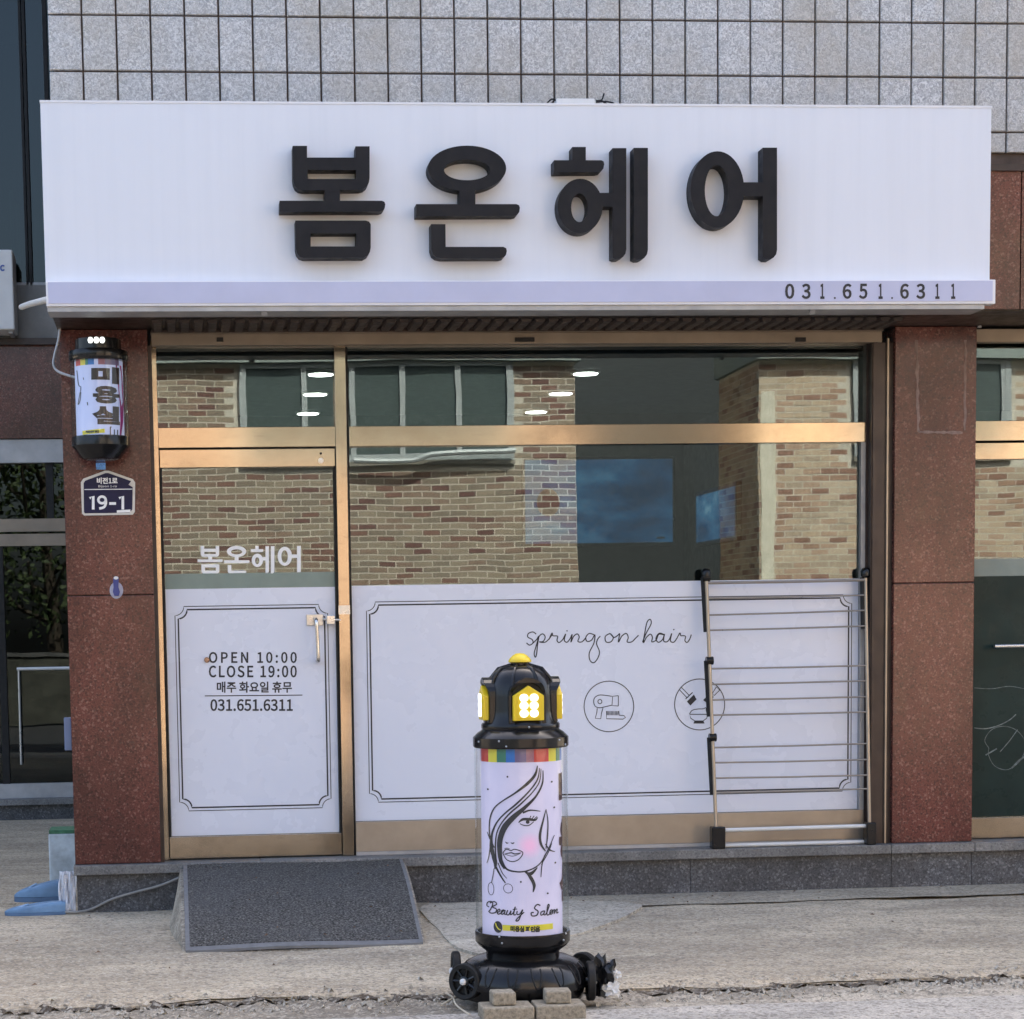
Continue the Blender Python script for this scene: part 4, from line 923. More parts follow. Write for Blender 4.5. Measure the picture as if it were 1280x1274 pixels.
for fx, y in ((lx0, 716), (lx1, 715)):
    j = rp(fx(y), y); MB().lathe([(0.014, j.z-0.03), (0.024, j.z-0.02), (0.026, j.z+0.005), (0.018, j.z+0.018), (0.008, j.z+0.022)], (j.x, j.y), 16).build('end_cap', MT['black'], rk, smooth=True)
ly = [728.8, 748, 769, 788, 836, 855.5, 875, 894, 934.6, 953.5, 972.7, 991]; ry = [725, 744, 763, 782.5, 832, 851, 871, 890, 929.5, 949.5, 969, 986]
for a, b in zip(ly, ry):
    MB().tube([tuple(rp(lx0(a), a)), tuple(rp((lx0(a)+lx1(b))/2, (a+b)/2+0.4)), tuple(rp(lx1(b), b))], 0.0046 if a > 740 else 0.0075, 8).build('rail', MT['rail'], rk, smooth=True)
f0 = rp(lx0(1040), 1040)
MB().box(f0.x-0.028, f0.x+0.042, f0.y-0.03, f0.y+0.03, CAPZ+0.001, f0.z+0.028).build('foot', MT['black'], rk, bevel=0.006)
f1 = rp(lx1(1040), 1034)
MB().tube([(f0.x+0.03, f0.y, f0.z+0.008), (f1.x, f1.y+0.01, f0.z+0.010)], 0.0105, 10).build('base_rail', MT['whitep'], rk, smooth=True)
MB().tube([(f0.x+0.05, f0.y+0.03, CAPZ+0.012), (f1.x+0.01, f1.y+0.035, CAPZ+0.012)], 0.0105, 10).build('base_rail', MT['whitep'], rk, smooth=True)
MB().box(f1.x-0.02, f1.x+0.03, f0.y-0.02, f0.y+0.05, CAPZ+0.001, f0.z+0.03).build('foot', MT['black'], rk, bevel=0.006)

# ================================================================== RAMP AND MAT
TL, TR = at(229, 1086, -0.055), at(503, 1079, -0.055); BL, BR = on_ground(232, 1188, 0.012), on_ground(529, 1178, 0.012)
TL.z = TR.z = CAPZ-0.012
mb = MB(); n = 10
def surf(u, v, dz=0.0):
    a = TL.lerp(TR, u); b = BL.lerp(BR, u); p = a.lerp(b, v)
    p.z += 0.030*math.sin(math.pi*v) + 0.004*math.sin(u*7+v*5) + dz; return p
foot = [surf(u, v, -0.016) for v in [i/n for i in range(n+1)] for u in (-0.015, 0.25, 0.5, 0.75, 1.012)]
low = [Vector((p.x-(0.045*math.sin(math.pi*min(1, (i//5)/n*1.15)) + 0.03*(1-(i//5)/n) if i % 5 == 0 else 0), p.y, -0.03)) for i, p in enumerate(foot)]
fs = [(r*5+c, r*5+c+1, r*5+c+6, r*5+c+5) for r in range(n) for c in range(4)]; N = len(foot)
side = [(r*5, r*5+5, N+r*5+5, N+r*5) for r in range(n)] + [(r*5+4, r*5+9, N+r*5+9, N+r*5+4) for r in range(n)] + [(n*5+c, n*5+c+1, N+n*5+c+1, N+n*5+c) for c in range(4)] + [(c, c+1, N+c+1, N+c) for c in range(4)]
rm = MB().add(foot+low, fs+side).build('concrete_ramp', MT['kerb']); tag(rm, 'low rough concrete ramp under the dark mat at the door step', 'ramp')
mt_ = thing('door_mat', tuple(BL), 'dark grey coil mat with pale edging laid on the ramp before the door', 'mat')
def coil():
    m = NM('coil_mat'); v = m.voro(150, 'F1'); nn = m.noise(105, 3, 0.75); big = m.noise(4, 5, 0.6)
    c = m.ramp(nn, [(0.38, (0.018, 0.017, 0.016)), (0.52, (0.085, 0.080, 0.072)), (0.64, (0.23, 0.22, 0.20))])
    c = m.mix(m.ramp(big, [(0.45, 0.0), (0.72, 0.45)]), c, (0.10, 0.10, 0.10)); m.col(c); m.set(rough=0.85, spec=0.25); m.bump(nn, 0.9, 0.006); return m.m
def slab(us, vs, lift, th, mat, name):
    top = [surf(u, v, lift) for v in vs for u in us]; bot = [surf(u, v, lift-th) for v in vs for u in us]; a, b = len(us), len(vs); N = a*b
    f = [(r*a+c, r*a+c+1, r*a+c+a+1, r*a+c+a) for r in range(b-1) for c in range(a-1)]; f += [tuple(i+N for i in q) for q in f]
    rim = [c for c in range(a)] + [r*a+a-1 for r in range(1, b)] + [(b-1)*a+c for c in range(a-2, -1, -1)] + [r*a for r in range(b-2, 0, -1)]
    f += [(rim[i], rim[(i+1) % len(rim)], rim[(i+1) % len(rim)]+N, rim[i]+N) for i in range(len(rim))]
    return MB().add(top+bot, f).build(name, mat, mt_)
lin = lambda a, b, k: [a+(b-a)*i/k for i in range(k+1)]
slab(lin(0.018, 0.985, 16), lin(0.0, 0.965, 16), 0.004, 0.012, coil(), 'pile')
EDGE = plain('grey_vinyl_edge', (0.17, 0.17, 0.17), 0.6, var=0.15, scale=20)
slab([0.0, 0.018], lin(0, 1, 16), 0.003, 0.012, EDGE, 'edging'); slab([0.985, 1.0], lin(0, 1, 16), 0.003, 0.012, EDGE, 'edging'); slab(lin(0.018, 0.985, 12), [0.965, 1.0], 0.001, 0.012, EDGE, 'edging')

# ================================================================== LOOSE BRICKS UNDER THE LAMP SIGN
def cob(name_c):
    m = NM(name_c[0]); nn = m.noise(70, 5, 0.7); big = m.noise(14, 4)
    c = m.ramp(nn, [(0.3, tuple(x*0.5 for x in name_c[1])), (0.5, name_c[1]), (0.7, tuple(min(1, x*1.45) for x in name_c[1]))]); m.col(c); m.set(rough=0.92, spec=0.2); m.bump(nn, 0.6, 0.006); return m.m
BRK = cob(('tan_paver', (0.31, 0.27, 0.205)))
def loose_brick(x0, x1, z0, z1, y0, y1, label, rot):
    mb = MB().box(x0, x1, y0, y1, z0, z1); c = ((x0+x1)/2, (y0+y1)/2, z0)
    o = mb.build('paver_brick', BRK, loc=c, bevel=0.006); o.rotation_euler.z = rot
    tag(o, label, 'brick', 'loose bricks under the lamp sign'); return o
yb0, yb1 = -3.17, -3.14
bxa, bxb, bxc, bxd = X(604, 1268, yb0), X(669, 1268, yb0), X(671, 1266, yb0), X(733, 1266, yb0)
zt0 = Z(640, 1259, yb0)
loose_brick(bxa, bxb-0.002, -0.026, zt0-0.001, yb0, yb0+0.135, 'tan paver brick lying at kerb, left of the lower pair under lamp', 0.0)
loose_brick(bxc, bxd, -0.026, zt0, yb0, yb0+0.135, 'tan paver brick lying at kerb, right of the lower pair under lamp', -0.01)
loose_brick(X(616, 1250, yb1), X(645, 1250, yb1), zt0, Z(630, 1241, yb1), yb1, yb1+0.085, 'upright tan brick end wedging the lamp base on the left', 0.02)
loose_brick(X(683, 1248, yb1), X(715, 1248, yb1), zt0+0.001, Z(700, 1239, yb1), yb1, yb1+0.085, 'rough tan brick end with a chipped top wedging the lamp base on the right', -0.06)

# ================================================================== THINGS BY THE LEFT PILLAR
def slipper(p0, length, width, label, hk=1.0):
    o = thing('slipper', p0, label, 'slipper', 'blue slippers by the pillar')
    BLU = plain('blue_rubber', (0.13, 0.24, 0.38), 0.5, var=0.18, scale=14); DBL = plain('dark_blue_rubber', (0.07, 0.13, 0.22), 0.6, var=0.2)
    S = [(0.0, 0.10, 0.030), (0.03, 0.34, 0.038), (0.10, 0.62, 0.050), (0.22, 0.88, 0.062), (0.40, 1.0, 0.074), (0.60, 0.98, 0.086), (0.78, 0.90, 0.094), (0.92, 0.80, 0.096), (1.0, 0.60, 0.088)]
    n = 12
    def loft(z0, z1f, wk):
        m = MB(); vs = []
        for u, w_, h in S:
            for i in range(n+1):
                a = math.pi*i/n; vs.append((p0[0]+u*length, p0[1]-0.5*width*w_*wk*math.cos(a)*(1.0 if 1 else 0), p0[2]+z0+(z1f(h)-z0)*min(1, 1.6*math.sin(a))**0.6 if 0 < i < n else p0[2]+z0))
        fs = [(r*(n+1)+c, r*(n+1)+c+1, (r+1)*(n+1)+c+1, (r+1)*(n+1)+c) for r in range(len(S)-1) for c in range(n)]
        fs += [tuple(range(n+1)), tuple((len(S)-1)*(n+1)+c for c in range(n+1))] + [(r*(n+1), (r+1)*(n+1), (r+1)*(n+1)+n, r*(n+1)+n) for r in range(len(S)-1)]
        return m.add(vs, fs)
    loft(0.0, lambda h: 0.030*hk, 1.04).build('sole', DBL, o, smooth=True)
    loft(0.024*hk, lambda h: h*hk, 0.97).build('upper', BLU, o, smooth=True)
    m = MB(); m.tube([(p0[0]+length*(0.30+0.09*math.cos(t)), p0[1]-width*0.10+width*0.16*math.sin(t), p0[2]+(0.0685+0.012*math.cos(t))*hk) for t in [2*math.pi*i/20 for i in range(21)]], 0.0035, 6)
    m.build('embossing', plain('pale_blue_rubber', (0.24, 0.38, 0.55), 0.5), o, smooth=True)
    return o
g0 = on_ground(17, 1129, 0.0); slipper((g0.x, g0.y+0.06, 0.0), 0.30, 0.125, 'blue rubber slipper farther from the kerb, left of the pillar foot', 1.15)
g1 = on_ground(5, 1146, 0.0); slipper((g1.x, g1.y+0.055, 0.0), 0.30, 0.115, 'blue rubber slipper nearer the kerb, left of the pillar foot', 0.66)
YP = 1.3
pt = thing('chipped_block', (X(85, 1090, YP), YP+0.1, 0), 'chipped white block with a green top standing behind the left pillar', 'block')
x0, x1 = X(61, 1065, YP), X(61, 1065, YP)+0.27; zt = Z(75, 1038, YP)
MB().box(x0, x1, YP, YP+0.25, 0.0, zt-0.02).build('body', plain('chipped_white', (0.50, 0.55, 0.57), 0.7, var=0.35, scale=9, bump=0.5), pt, bevel=0.008)
MB().box(x0+0.004, x1-0.004, YP+0.004, YP+0.246, zt-0.0195, zt).build('top', plain('green_top', (0.06, 0.17, 0.09), 0.8, var=0.4, scale=20), pt)
# crumpled white sheet tucked against the plinth
mb = MB(); vs = []; NXs, NZs = 12, 10
for j in range(NZs+1):
    for i in range(NXs+1):
        p = at(74+i/NXs*21, 1139-j/NZs*50, -0.02); vs.append((p.x, -0.03-0.012*math.sin(i*1.3+j*0.5)-0.008*math.sin(i*2.7-j*0.9+1)-0.03*(1-j/NZs)**2, max(0.004, p.z)))
fs = [(j*(NXs+1)+i, j*(NXs+1)+i+1, (j+1)*(NXs+1)+i+1, (j+1)*(NXs+1)+i) for j in range(NZs) for i in range(NXs)]
N = len(vs); mb.add(vs, fs)
o = mb.build('plastic_sheet', plain('white_plastic_sheet', (0.60, 0.62, 0.66), 0.35, var=0.1), smooth=True)
sm = o.modifiers.new('thick', 'SOLIDIFY'); sm.thickness = 0.004
tag(o, 'crumpled white plastic sheet propped by the pillar foot beside the slippers', 'plastic sheet')
pts = [on_ground(80, 1140, 0.012), on_ground(98, 1140, 0.01), at(115, 1136, -0.03), at(140, 1124, -0.035), at(170, 1115, -0.035), at(200, 1107, -0.04), at(229, 1095, -0.05)]
tag(MB().tube(cr([tuple(p) for p in pts], 6), 0.0065, 8).build('ground_cable', plain('grey_cable', (0.24, 0.24, 0.23), 0.6), smooth=True), 'grey cable running from the slippers up across the plinth to the mat', 'cable')

# ================================================================== LEFT NEIGHBOUR, SET BACK
YN = 5.5
nbld = thing('neighbour_building', (X(30, 1020, YN), YN, 0), 'set back neighbouring building with dark glass and a red granite band at the left edge', 'building')
nx0, nx1 = -14.0, X(110, 700, YN)
zz = lambda py: Z(40, py, YN)
MB().box(nx0, nx1, YN+1.6, YN+9, 0, 11).build('core', MT['dark'], nbld)
MB().box(nx0, nx1, YN+0.02, YN+9, zz(-20), 11).build('upper_wall', MT['concrete'], nbld)
gb = MB().box(nx0, nx1, YN+0.02, YN+0.5, zz(548), zz(432)).build('granite_band', MT['mortar'], nbld)
MB().box(X(-160, 490, YN), X(-70, 490, YN), YN, YN+0.02, zz(548), zz(432)).build('granite_panel', MT['red'], gb); MB().box(X(-69, 490, YN), nx1, YN, YN+0.02, zz(548), zz(432)).build('granite_panel', MT['red'], gb)
MB().box(nx0, nx1, YN-0.06, YN+0.5, zz(432), zz(424)).build('drip_edge', MT['brown'], nbld)
MB().box(nx0, nx1, YN-0.02, YN+0.5, zz(424), zz(357)).build('ledge', MT['concrete'], nbld)
up = MB().box(nx0, nx1, YN+0.10, YN+0.11, zz(357), zz(-20)).build('upper_window', MT['glassdk'], nbld)
for a, b in ((27, 30), (31.5, 35), (57, 62)): MB().box(X(a, 180, YN), X(b, 180, YN), YN+0.04, YN+0.10, zz(357), zz(-20)).build('mullion', MT['blackm'], up)
MB().box(nx0, nx1, YN+0.04, YN+0.1, zz(357)+0.0, zz(352)).build('window_sill', MT['galv'], up)
GRN = plain('pale_green_paint', (0.22, 0.36, 0.28), 0.6)
for a, b, c, d in ((12.5, 17, 238, 330), (19.5, 24, 255, 330)): MB().box(X(a, 280, YN+0.3), X(b, 280, YN+0.3), YN+0.3, YN+0.34, Z(20, d, YN+.3), Z(20, c, YN+.3)).build('green_bar', GRN, up)
dr = MB().box(nx0, nx1, YN+0.10, YN+0.11, zz(980), zz(560)).build('entrance_pane', MT['glassdk'], nbld)
MB().box(nx0, nx1, YN+0.02, YN+0.5, zz(578), zz(549)).build('head_rail', MT['galv'], nbld)
for a, b, m in ((648, 664, 'beige'), (667, 682, 'beige'), (980, 998, 'galv')): MB().box(nx0, nx1, YN+0.05, YN+0.10, zz(b), zz(a)).build('rail', MT[m], dr)
MB().box(X(57, 615, YN), X(66, 615, YN), YN+0.06, YN+0.10, zz(648), zz(578)).build('stile', MT['blackm'], dr)
MB().box(X(-3, 800, YN), X(6, 800, YN), YN+0.06, YN+0.10, zz(980), zz(682)).build('stile', MT['blackm'], dr)
MB().tube([(X(21, 836, YN), YN, zz(836)), (X(100, 836, YN), YN, zz(836))], 0.012, 8).build('push_bar', MT['whitep'], dr, smooth=True)
MB().tube([(X(23, 840, YN), YN+0.04, zz(838)), (X(26, 950, YN), YN+0.04, zz(956))], 0.01, 8).build('push_bar_post', MT['steel'], dr, smooth=True)
MB().box(nx0, nx1, YN-0.10, YN+0.5, zz(1005), zz(998)).build('sill', MT['sill'], nbld)
MB().box(nx0, nx1, YN-0.04, YN+0.5, -0.05, zz(1005)).build('plinth', MT['dkgran'], nbld)
MB().box(nx0, nx1, YN+0.5, YN+1.6, zz(1005), zz(998)).build('entrance_floor', MT['floorin'], nbld)
ac = thing('air_conditioner', (X(0, 415, YN-0.4), YN-0.4, zz(424)), 'white outdoor air conditioner unit at the left edge beside the sign', 'air conditioner')
ya = YN-0.35; ax1 = X(17, 365, ya); ax0 = ax1-0.75; az0, az1 = zz(424), Z(8, 312, ya)
MB().box(ax0, ax1, ya, YN-0.02, az0+0.02, az1).build('case', MT['whitep'], ac, bevel=0.01)
MB().box(ax0+0.05, ax1-0.13, ya-0.006, ya-0.001, az0+0.06, az1-0.05).build('grille', MT['galv'], ac)
mb = MB(); text_mesh(mb, 'C', (0, 331, 6, 339), plane(ya-0.004), 0.02); mb.build('badge', plain('badge_blue', (0.02, 0.08, 0.35), 0.4), ac)
mb = MB(); mb.box(ax1-0.05, ax1-0.02, ya+0.05, YN-0.05, az0, az0+0.02); mb.box(ax0+0.05, ax0+0.08, ya+0.05, YN-0.05, az0, az0+0.02); mb.build('feet', MT['galv'], ac)
pp = [at(27, 384, 1.2), at(38, 380, 0.8), at(50, 377, 0.2), at(62, 374, -0.3), at(70, 372, -0.58)]
tag(MB().tube(cr([tuple(p) for p in pp], 5), 0.016, 10).build('conduit', MT['whitep'], smooth=True), 'short white conduit pipe entering the left end of the sign', 'pipe')

# ================================================================== BUILDINGS ACROSS THE STREET (seen in the glass)
YO = -11.9; YV = 2*YG-YO
def brick_mat(name, island, tone=1):
    m = NM(name); g = m.n.new('ShaderNodeNewGeometry').outputs['Random Per Island'] if island else m.n.new('ShaderNodeObjectInfo').outputs['Random']
    c = m.ramp(g, [(0.0, (0.33, 0.26, 0.19)), (0.2, (0.26, 0.205, 0.155)), (0.38, (0.36, 0.285, 0.21)), (0.56, (0.29, 0.195, 0.145)), (0.74, (0.225, 0.115, 0.088)), (0.9, (0.16, 0.075, 0.065))], 'CONSTANT')
    c = m.mix(m.ramp(m.noise(60, 4, 0.7), [(0.35, 0.3), (0.65, 0.0)]), c, (0.16, 0.12, 0.08))
    if tone != 1: c = m.mix(1.0, c, tone, 'MULTIPLY')
    m.col(c); m.set(rough=0.85); return m.m
MBI, MBO = brick_mat('mixed_brick_mass', True), brick_mat('mixed_brick', False)
TBI, TBO = brick_mat('tan_brick_mass', True, (1.0, 1.0, 1.0)), brick_mat('tan_brick', False, (1.0, 1.0, 1.0))
for _m in (TBI, TBO):
    for _n in _m.node_tree.nodes:
        if _n.type == 'VALTORGB' and len(_n.color_ramp.elements) == 6:
            for _e, _c in zip(_n.color_ramp.elements, ((0.60, 0.46, 0.32), (0.51, 0.40, 0.29), (0.64, 0.51, 0.37), (0.54, 0.37, 0.26), (0.42, 0.26, 0.18), (0.33, 0.18, 0.13))): _e.color = (*_c, 1)
MORT = plain('pale_mortar', (0.60, 0.55, 0.46), 0.9, var=0.15, scale=6)
GF = plain('white_window_frame', (0.40, 0.43, 0.43), 0.4)
DKG = plain('dark_window', (0.085, 0.11, 0.108), 0.25)
V = lambda px, py: at(px, py, YV)
def brick_block(name, label, x0, x1, depth, ztop, holes, focus, side=None, mats=None, flank=4):
    mI, mO = mats or (MBI, MBO)
    o = thing(name, ((x0+x1)/2, YO-depth/2, 0), label, 'building')
    wl = MB().box(x0, x1, YO-depth, YO, 0, ztop).build('wall', MORT, o)
    sp = []
    z = 0.006; row = 0
    while z+0.053 < ztop:
        x = x0+0.004-(0.1 if row % 2 else 0)
        while x < x1-0.02:
            a, b = max(x, x0+0.002), min(x+0.187, x1-0.002)
            if b-a > 0.05 and not any(a < h[1] and b > h[0] and z < h[3] and z+0.053 > h[2] for h in holes): sp.append((a, b, z))
            x += 0.2
        z += 0.067; row += 1
    full = [s for s in sp if abs(s[1]-s[0]-0.187) < 1e-4]
    near = set(sorted(full, key=lambda s: ((s[0]-focus[0])**2 + 2*(s[2]-focus[1])**2))[:300 if x1-x0 > 4 else 150])
    rl = o.location; src = None; mass = MB()
    for s in sp:
        j = random.uniform(0.001, 0.004)
        if s in near:
            loc = (s[0]+0.0935-rl.x, YO-0.01+j-rl.y, s[2]+0.0265-rl.z)
            if src is None:
                c = (s[0]+0.0935, YO-0.01+j, s[2]+0.0265); src = MB().box(c[0]-0.0935, c[0]+0.0935, c[1]-0.02, c[1]+0.01, c[2]-0.0265, c[2]+0.0265).build('brick', mO, wl, loc=loc)
            else: instance(src, 'brick', wl, loc)
        else: mass.box(s[0], s[1], YO-0.03, YO+j, s[2], s[2]+0.053)
    if side is not None:     # courses on the flank that faces the passage
        z = 0.006; row = 0
        while z+0.053 < ztop:
            y = YO-(0.1 if row % 2 else 0)
            while y > YO-flank+0.05: mass.box(side-0.008*random.random()-0.001, side+0.02, max(y-0.187, YO-flank), min(y, YO-0.001), z, z+0.053); y -= 0.2
            z += 0.067; row += 1
    mass.build('brickwork', mI, wl, kind='stuff')
    return o
def win_(parent, x0, x1, z0, z1, bars):
    w = MB().box(x0, x1, YO+0.002, YO+0.02, z0, z1).build('window', DKG, parent)
    mb = MB(); mb.box(x0, x0+0.07, YO+0.02, YO+0.05, z0, z1); mb.box(x1-0.07, x1, YO+0.02, YO+0.05, z0, z1); mb.box(x0+0.07, x1-0.07, YO+0.02, YO+0.049, z0, z0+0.07); mb.box(x0+0.07, x1-0.07, YO+0.02, YO+0.049, z1-0.05, z1); mb.build('frame', GF, w)
    for b in bars: MB().box(b-0.03, b+0.03, YO+0.02, YO+0.045, z0+0.07, z1-0.05).build('mullion', GF, w)
    MB().box(x0-0.01, x1+0.01, YO+0.012, YO+0.05, z0-0.05, z0-0.002).build('sill', plain('grey_sill', (0.25, 0.23, 0.19), 0.8), w)
ztopb = V(640, 452).z
wz0 = V(540, 577).z
xa, xb = V(299, 500).x, V(640, 500).x; xe = V(721, 600).x
bA = brick_block('brick_house', 'mixed brown brick house across the street, mirrored in the door and window glass', -0.95, xe, 5.0, ztopb, [(xa, xb, wz0-0.08, ztopb)], (V(560, 640).x, V(560, 640).z))
win_(bA, xa, xb, wz0, ztopb-0.003, [V(380, 500).x, V(440, 500).x, V(502, 500).x, V(573, 500).x])
mb = MB().tube(cr([(V(440, 575).x, YO+0.14, V(440, 575).z-.02), (V(510, 577).x, YO+0.14, V(510, 577).z-.02), (V(545, 570).x, YO+0.14, V(545, 570).z), (V(640, 565).x, YO+0.14, V(640, 565).z)], 6), 0.03, 8); mb.build('gas_pipe', GF, bA, smooth=True)
BANDM = plain('grey_green_render', (0.27, 0.31, 0.29), 0.8)
MB().box(-1.0, xe+0.05, YO-5, YO+0.12, ztopb+0.002, ztopb+0.45).build('eave', BANDM, bA)
MB().box(-0.95, xe, YO-5, YO, ztopb+0.452, 5.8).build('upper_wall', plain('tan_render', (0.42, 0.34, 0.24), 0.9), bA)
xc, xd = V(948, 600).x, V(1066, 600).x; xr = V(1110, 600).x
xs0, xs1 = V(1242, 500).x, V(1262, 500).x
bB = brick_block('brick_house', 'tan brick house across the street, mirrored at the right end of the glass', xc, 14.0, 1.65, ztopb, [(xd, xs1, wz0-0.08, ztopb)], (V(1005, 600).x, V(1005, 600).z), side=xc, mats=(TBI, TBO), flank=1.65)
win_(bB, xd, xs1, wz0, ztopb-0.003, [V(1090, 500).x, V(1180, 500).x, V(1252, 500).x])
MB().box(xc-0.05, 14.05, YO-1.7, YO+0.12, ztopb+0.002, ztopb+0.45).build('eave', BANDM, bB)
MB().box(xc+0.18, xc+0.02, YO-0.1, YO+0.012, 0, V(958, 488).z).build('corner_pier', plain('pale_plaster', (0.66, 0.62, 0.50), 0.9), bB)
MB().box(xc, 14, YO-1.65, YO, ztopb+0.452, 5.8).build('upper_wall', plain('tan_render_b', (0.44, 0.36, 0.26), 0.9), bB)
gt = thing('passage_blocker', ((xe+xc)/2, YO-4.6, 0), 'added dark tall wall that hides the sky between the brick houses across the street', 'wall')  # added only to keep the gap between the houses dark in the glass
MB().box(xe-0.5, xc+7, YO-5.3, YO-5.05, 0, 13).build('panel', MT['dark'], gt); MB().box(xe+0.01, xc-0.01, YO-5.05, YO-5.0, 0, 0.3).build('threshold', MT['dark'], gt)

# street trees left of the brick house: what the neighbour's glass mirrors
LEAF = NM('foliage'); LEAF.col(LEAF.ramp(LEAF.noise(3.0, 4), [(0.3, (0.035, 0.06, 0.02)), (0.7, (0.09, 0.125, 0.04))])); LEAF.set(rough=0.6); BARK = plain('bark', (0.09, 0.07, 0.05), 0.9, var=0.3, scale=12)
def tree(x, y, h, seed, label):
    q = random.Random(seed); o = thing('street_tree', (x, y, 0), label, 'tree', 'trees across the street')
    m = MB(); top = (x+q.uniform(-.3, .3), y+q.uniform(-.3, .3), h*0.8); m.tube(cr([(x, y, -0.05), (x+0.05, y, h*0.3), (x-0.08, y+0.1, h*0.55), top], 5), [0.16-0.12*i/15 for i in range(16)], 8)
    tips = []
    for k in range(16):
        z = h*q.uniform(0.28, 0.8); a = q.uniform(0, 6.28); l = h*q.uniform(0.14, 0.30)
        e = (x+l*math.cos(a), y+l*math.sin(a), z+l*q.uniform(0.4, 1.0)); mid = (x+l*.5*math.cos(a+.2), y+l*.5*math.sin(a+.2), z+l*0.25); m.tube(cr([(x, y, z), mid, e], 4), [0.05-0.004*i for i in range(9)], 5); tips += [e, mid]
    m.build('trunk', BARK, o, smooth=True); c = MB()
    for k in range(2600):
        t = q.choice(tips); p = Vector(t)+Vector((q.gauss(0, .38), q.gauss(0, .38), q.gauss(0, .34))); u = Vector((q.uniform(-1, 1), q.uniform(-1, 1), q.uniform(-1, 1))).normalized(); v = u.cross(Vector((q.uniform(-1, 1), q.uniform(-1, 1), q.uniform(-1, 1)))).normalized(); sz = q.uniform(0.04, 0.09)
        c.add([p-u*sz, p+v*sz*0.5, p+u*sz, p-v*sz*0.5], [(0, 1, 2, 3)])
    c.build('crown', LEAF.m, o, fix=False)
tree(-2.1, -13.4, 5.6, 11, 'leafy street tree mirrored in the left entrance glass, nearest the brick house'); tree(-3.6, -12.9, 6.2, 12, 'taller leafy street tree mirrored at the far left edge of the glass'); tree(-5.4, -13.8, 5.8, 13, 'leafy street tree farthest left across the street')
gw = thing('garden_wall', (-4.5, YO-0.4, 0), 'low grey garden wall under the trees across the street', 'wall')
MB().box(-9, -0.97, YO-0.5, YO-0.3, 0, 1.1).build('wall_body', plain('mossy_concrete', (0.10, 0.10, 0.08), 0.9, var=0.4, scale=4), gw); MB().box(-9, -0.97, YO-0.53, YO-0.27, 1.1, 1.16).build('coping', MT['sill'], gw)

# ================================================================== DEBRIS
mb = MB(); rr = random.Random(3)
for i in range(2600):
    x = rr.uniform(-2.4, 5.2); y = edge_y(x)+rr.gauss(-0.12, 0.10); s = rr.uniform(0.003, 0.014)*(0.6 if rr.random() < 0.7 else 1.3); z = gz(x, y)-0.001 if y < edge_y(x) else -0.004
    if lx_-0.22 < x < lx_+0.25 and y < edge_y(x)+0.05: continue
    h = [Vector((rr.uniform(-1, 1), rr.uniform(-1, 1), rr.uniform(-.3, .8))).normalized()*s for _ in range(6)]
    v = [(x+s, y, z), (x-s*0.4, y+s*0.9, z), (x-s*0.5, y-s*0.8, z), (x+h[0].x*0.5, y+h[0].y*0.5, z+s*1.1), (x+h[1].x, y+h[1].y, z+s*0.6)]
    mb.add(v, [(0, 1, 2), (0, 1, 3), (1, 2, 3), (2, 0, 4), (2, 3, 4), (3, 0, 4)])
g = mb.build('gravel', cob(('gravel_stone', (0.42, 0.39, 0.33))), kind='stuff'); g['label'] = 'loose gravel and grit along the broken pavement edge'
mb = MB()
for i in range(80):
    x = rr.uniform(-1.6, 4.6); y = rr.uniform(-2.5, -0.1)
    if rr.random() < 0.5: y = rr.uniform(-0.4, -0.04)
    a = rr.uniform(0, 6.28); l = rr.uniform(0.008, 0.028); mb.add([(x, y, 0.009), (x+l*math.cos(a), y+l*math.sin(a), 0.012), (x+l*.6*math.cos(a+.6), y+l*.6*math.sin(a+.6), 0.018)], [(0, 1, 2)])
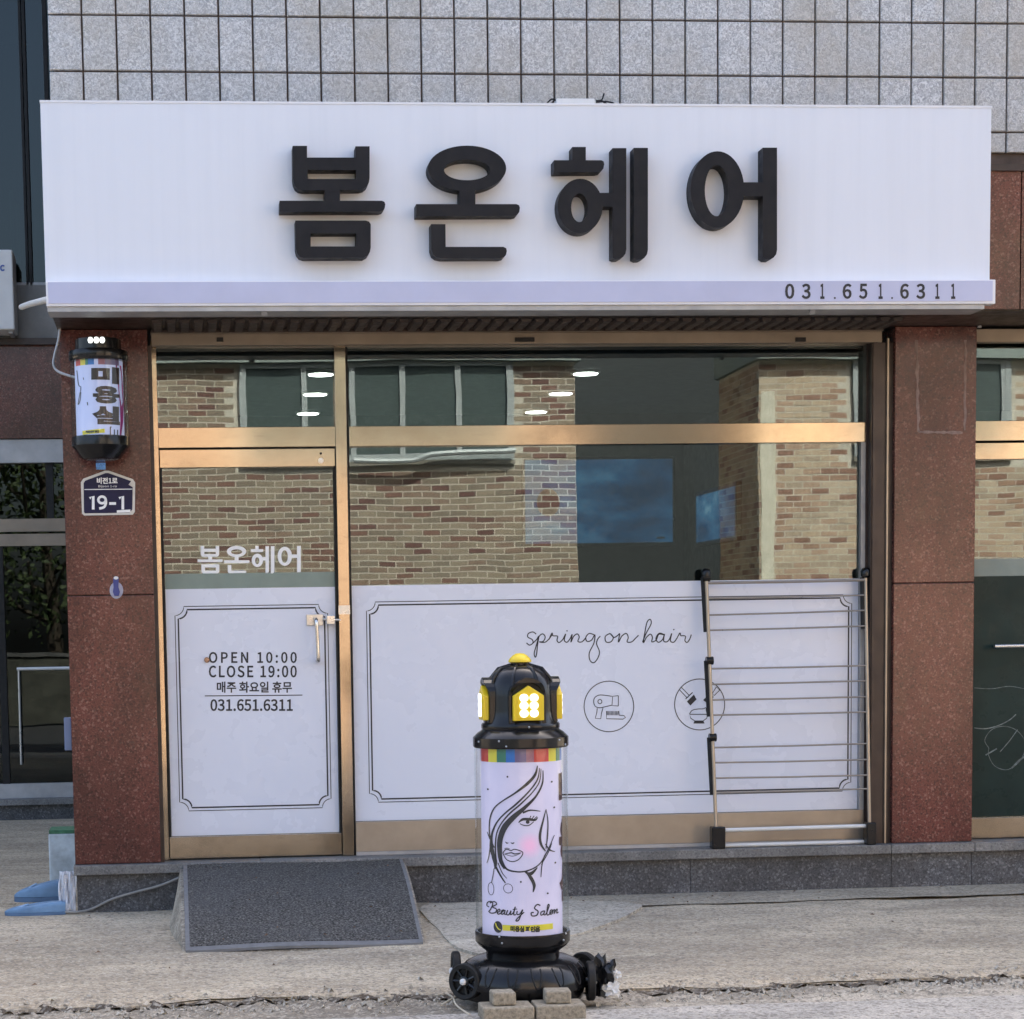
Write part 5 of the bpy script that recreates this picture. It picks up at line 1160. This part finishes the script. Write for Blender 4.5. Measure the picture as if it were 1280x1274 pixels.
for i in range(26):
    p = surf(rr.uniform(0.05, 0.97), rr.choice((rr.uniform(0.9, 0.99), rr.uniform(0.1, 1))), 0.012); a = rr.uniform(0, 6.28); l = rr.uniform(0.008, 0.02); mb.add([tuple(p), (p.x+l*math.cos(a), p.y+l*math.sin(a), p.z+0.003), (p.x+l*.6*math.cos(a+.7), p.y+l*.6*math.sin(a+.7), p.z+0.008)], [(0, 1, 2)])
l_ = mb.build('leaf_litter', plain('dry_leaf', (0.16, 0.10, 0.06), 0.9, var=0.5, scale=30), kind='stuff'); l_['label'] = 'scattered dry leaf crumbs on the pavement'
g = on_ground(752, 1248, 0.0)
bag = thing('crumpled_plastic', (g.x, g.y, 0), 'crumpled black plastic with white scraps beside the lamp base wheel', 'litter')
def crumple(cx, cy_, cz, R, seed, mat, name, sq=(1, 1, 1)):
    r2 = random.Random(seed); bm = bmesh.new(); bmesh.ops.create_icosphere(bm, subdivisions=3, radius=1)
    for v in bm.verts: v.co = v.co*(R*(0.55+0.75*r2.random())); v.co.x *= sq[0]; v.co.y *= sq[1]; v.co.z *= sq[2]
    m = MB(); m.v = [(v.co.x+cx, v.co.y+cy_, max(0.002, v.co.z+cz)) for v in bm.verts]; m.f = [tuple(q.index for q in f.verts) for f in bm.faces]; bm.free(); m.build(name, mat, bag)
crumple(g.x+0.005, g.y+0.02, 0.075, 0.075, 1, MT['black'], 'black_wrap', (0.7, 0.7, 1.1))
crumple(g.x+0.035, g.y-0.01, 0.035, 0.035, 5, MT['whitep'], 'white_scrap', (0.9, 0.6, 1.0))
crumple(g.x+0.05, g.y, 0.085, 0.026, 9, MT['whitep'], 'white_scrap', (0.9, 0.6, 0.7))
dst = plain('dry_straw', (0.50, 0.45, 0.34), 0.8)
for pts, lab in (([(560, 1243), (566, 1247), (570, 1256), (580, 1264), (587, 1268)], 'pale curled dry stalk on the kerb left of the lamp base'), ([(552, 1256), (562, 1250), (573, 1244)], 'straight dry stalk on the kerb left of the lamp base')):
    tag(MB().tube(cr([tuple(on_ground(a, b, 0.012)) for a, b in pts], 5), 0.0032, 6).build('dry_stalk', dst, smooth=True), lab, 'stalk')
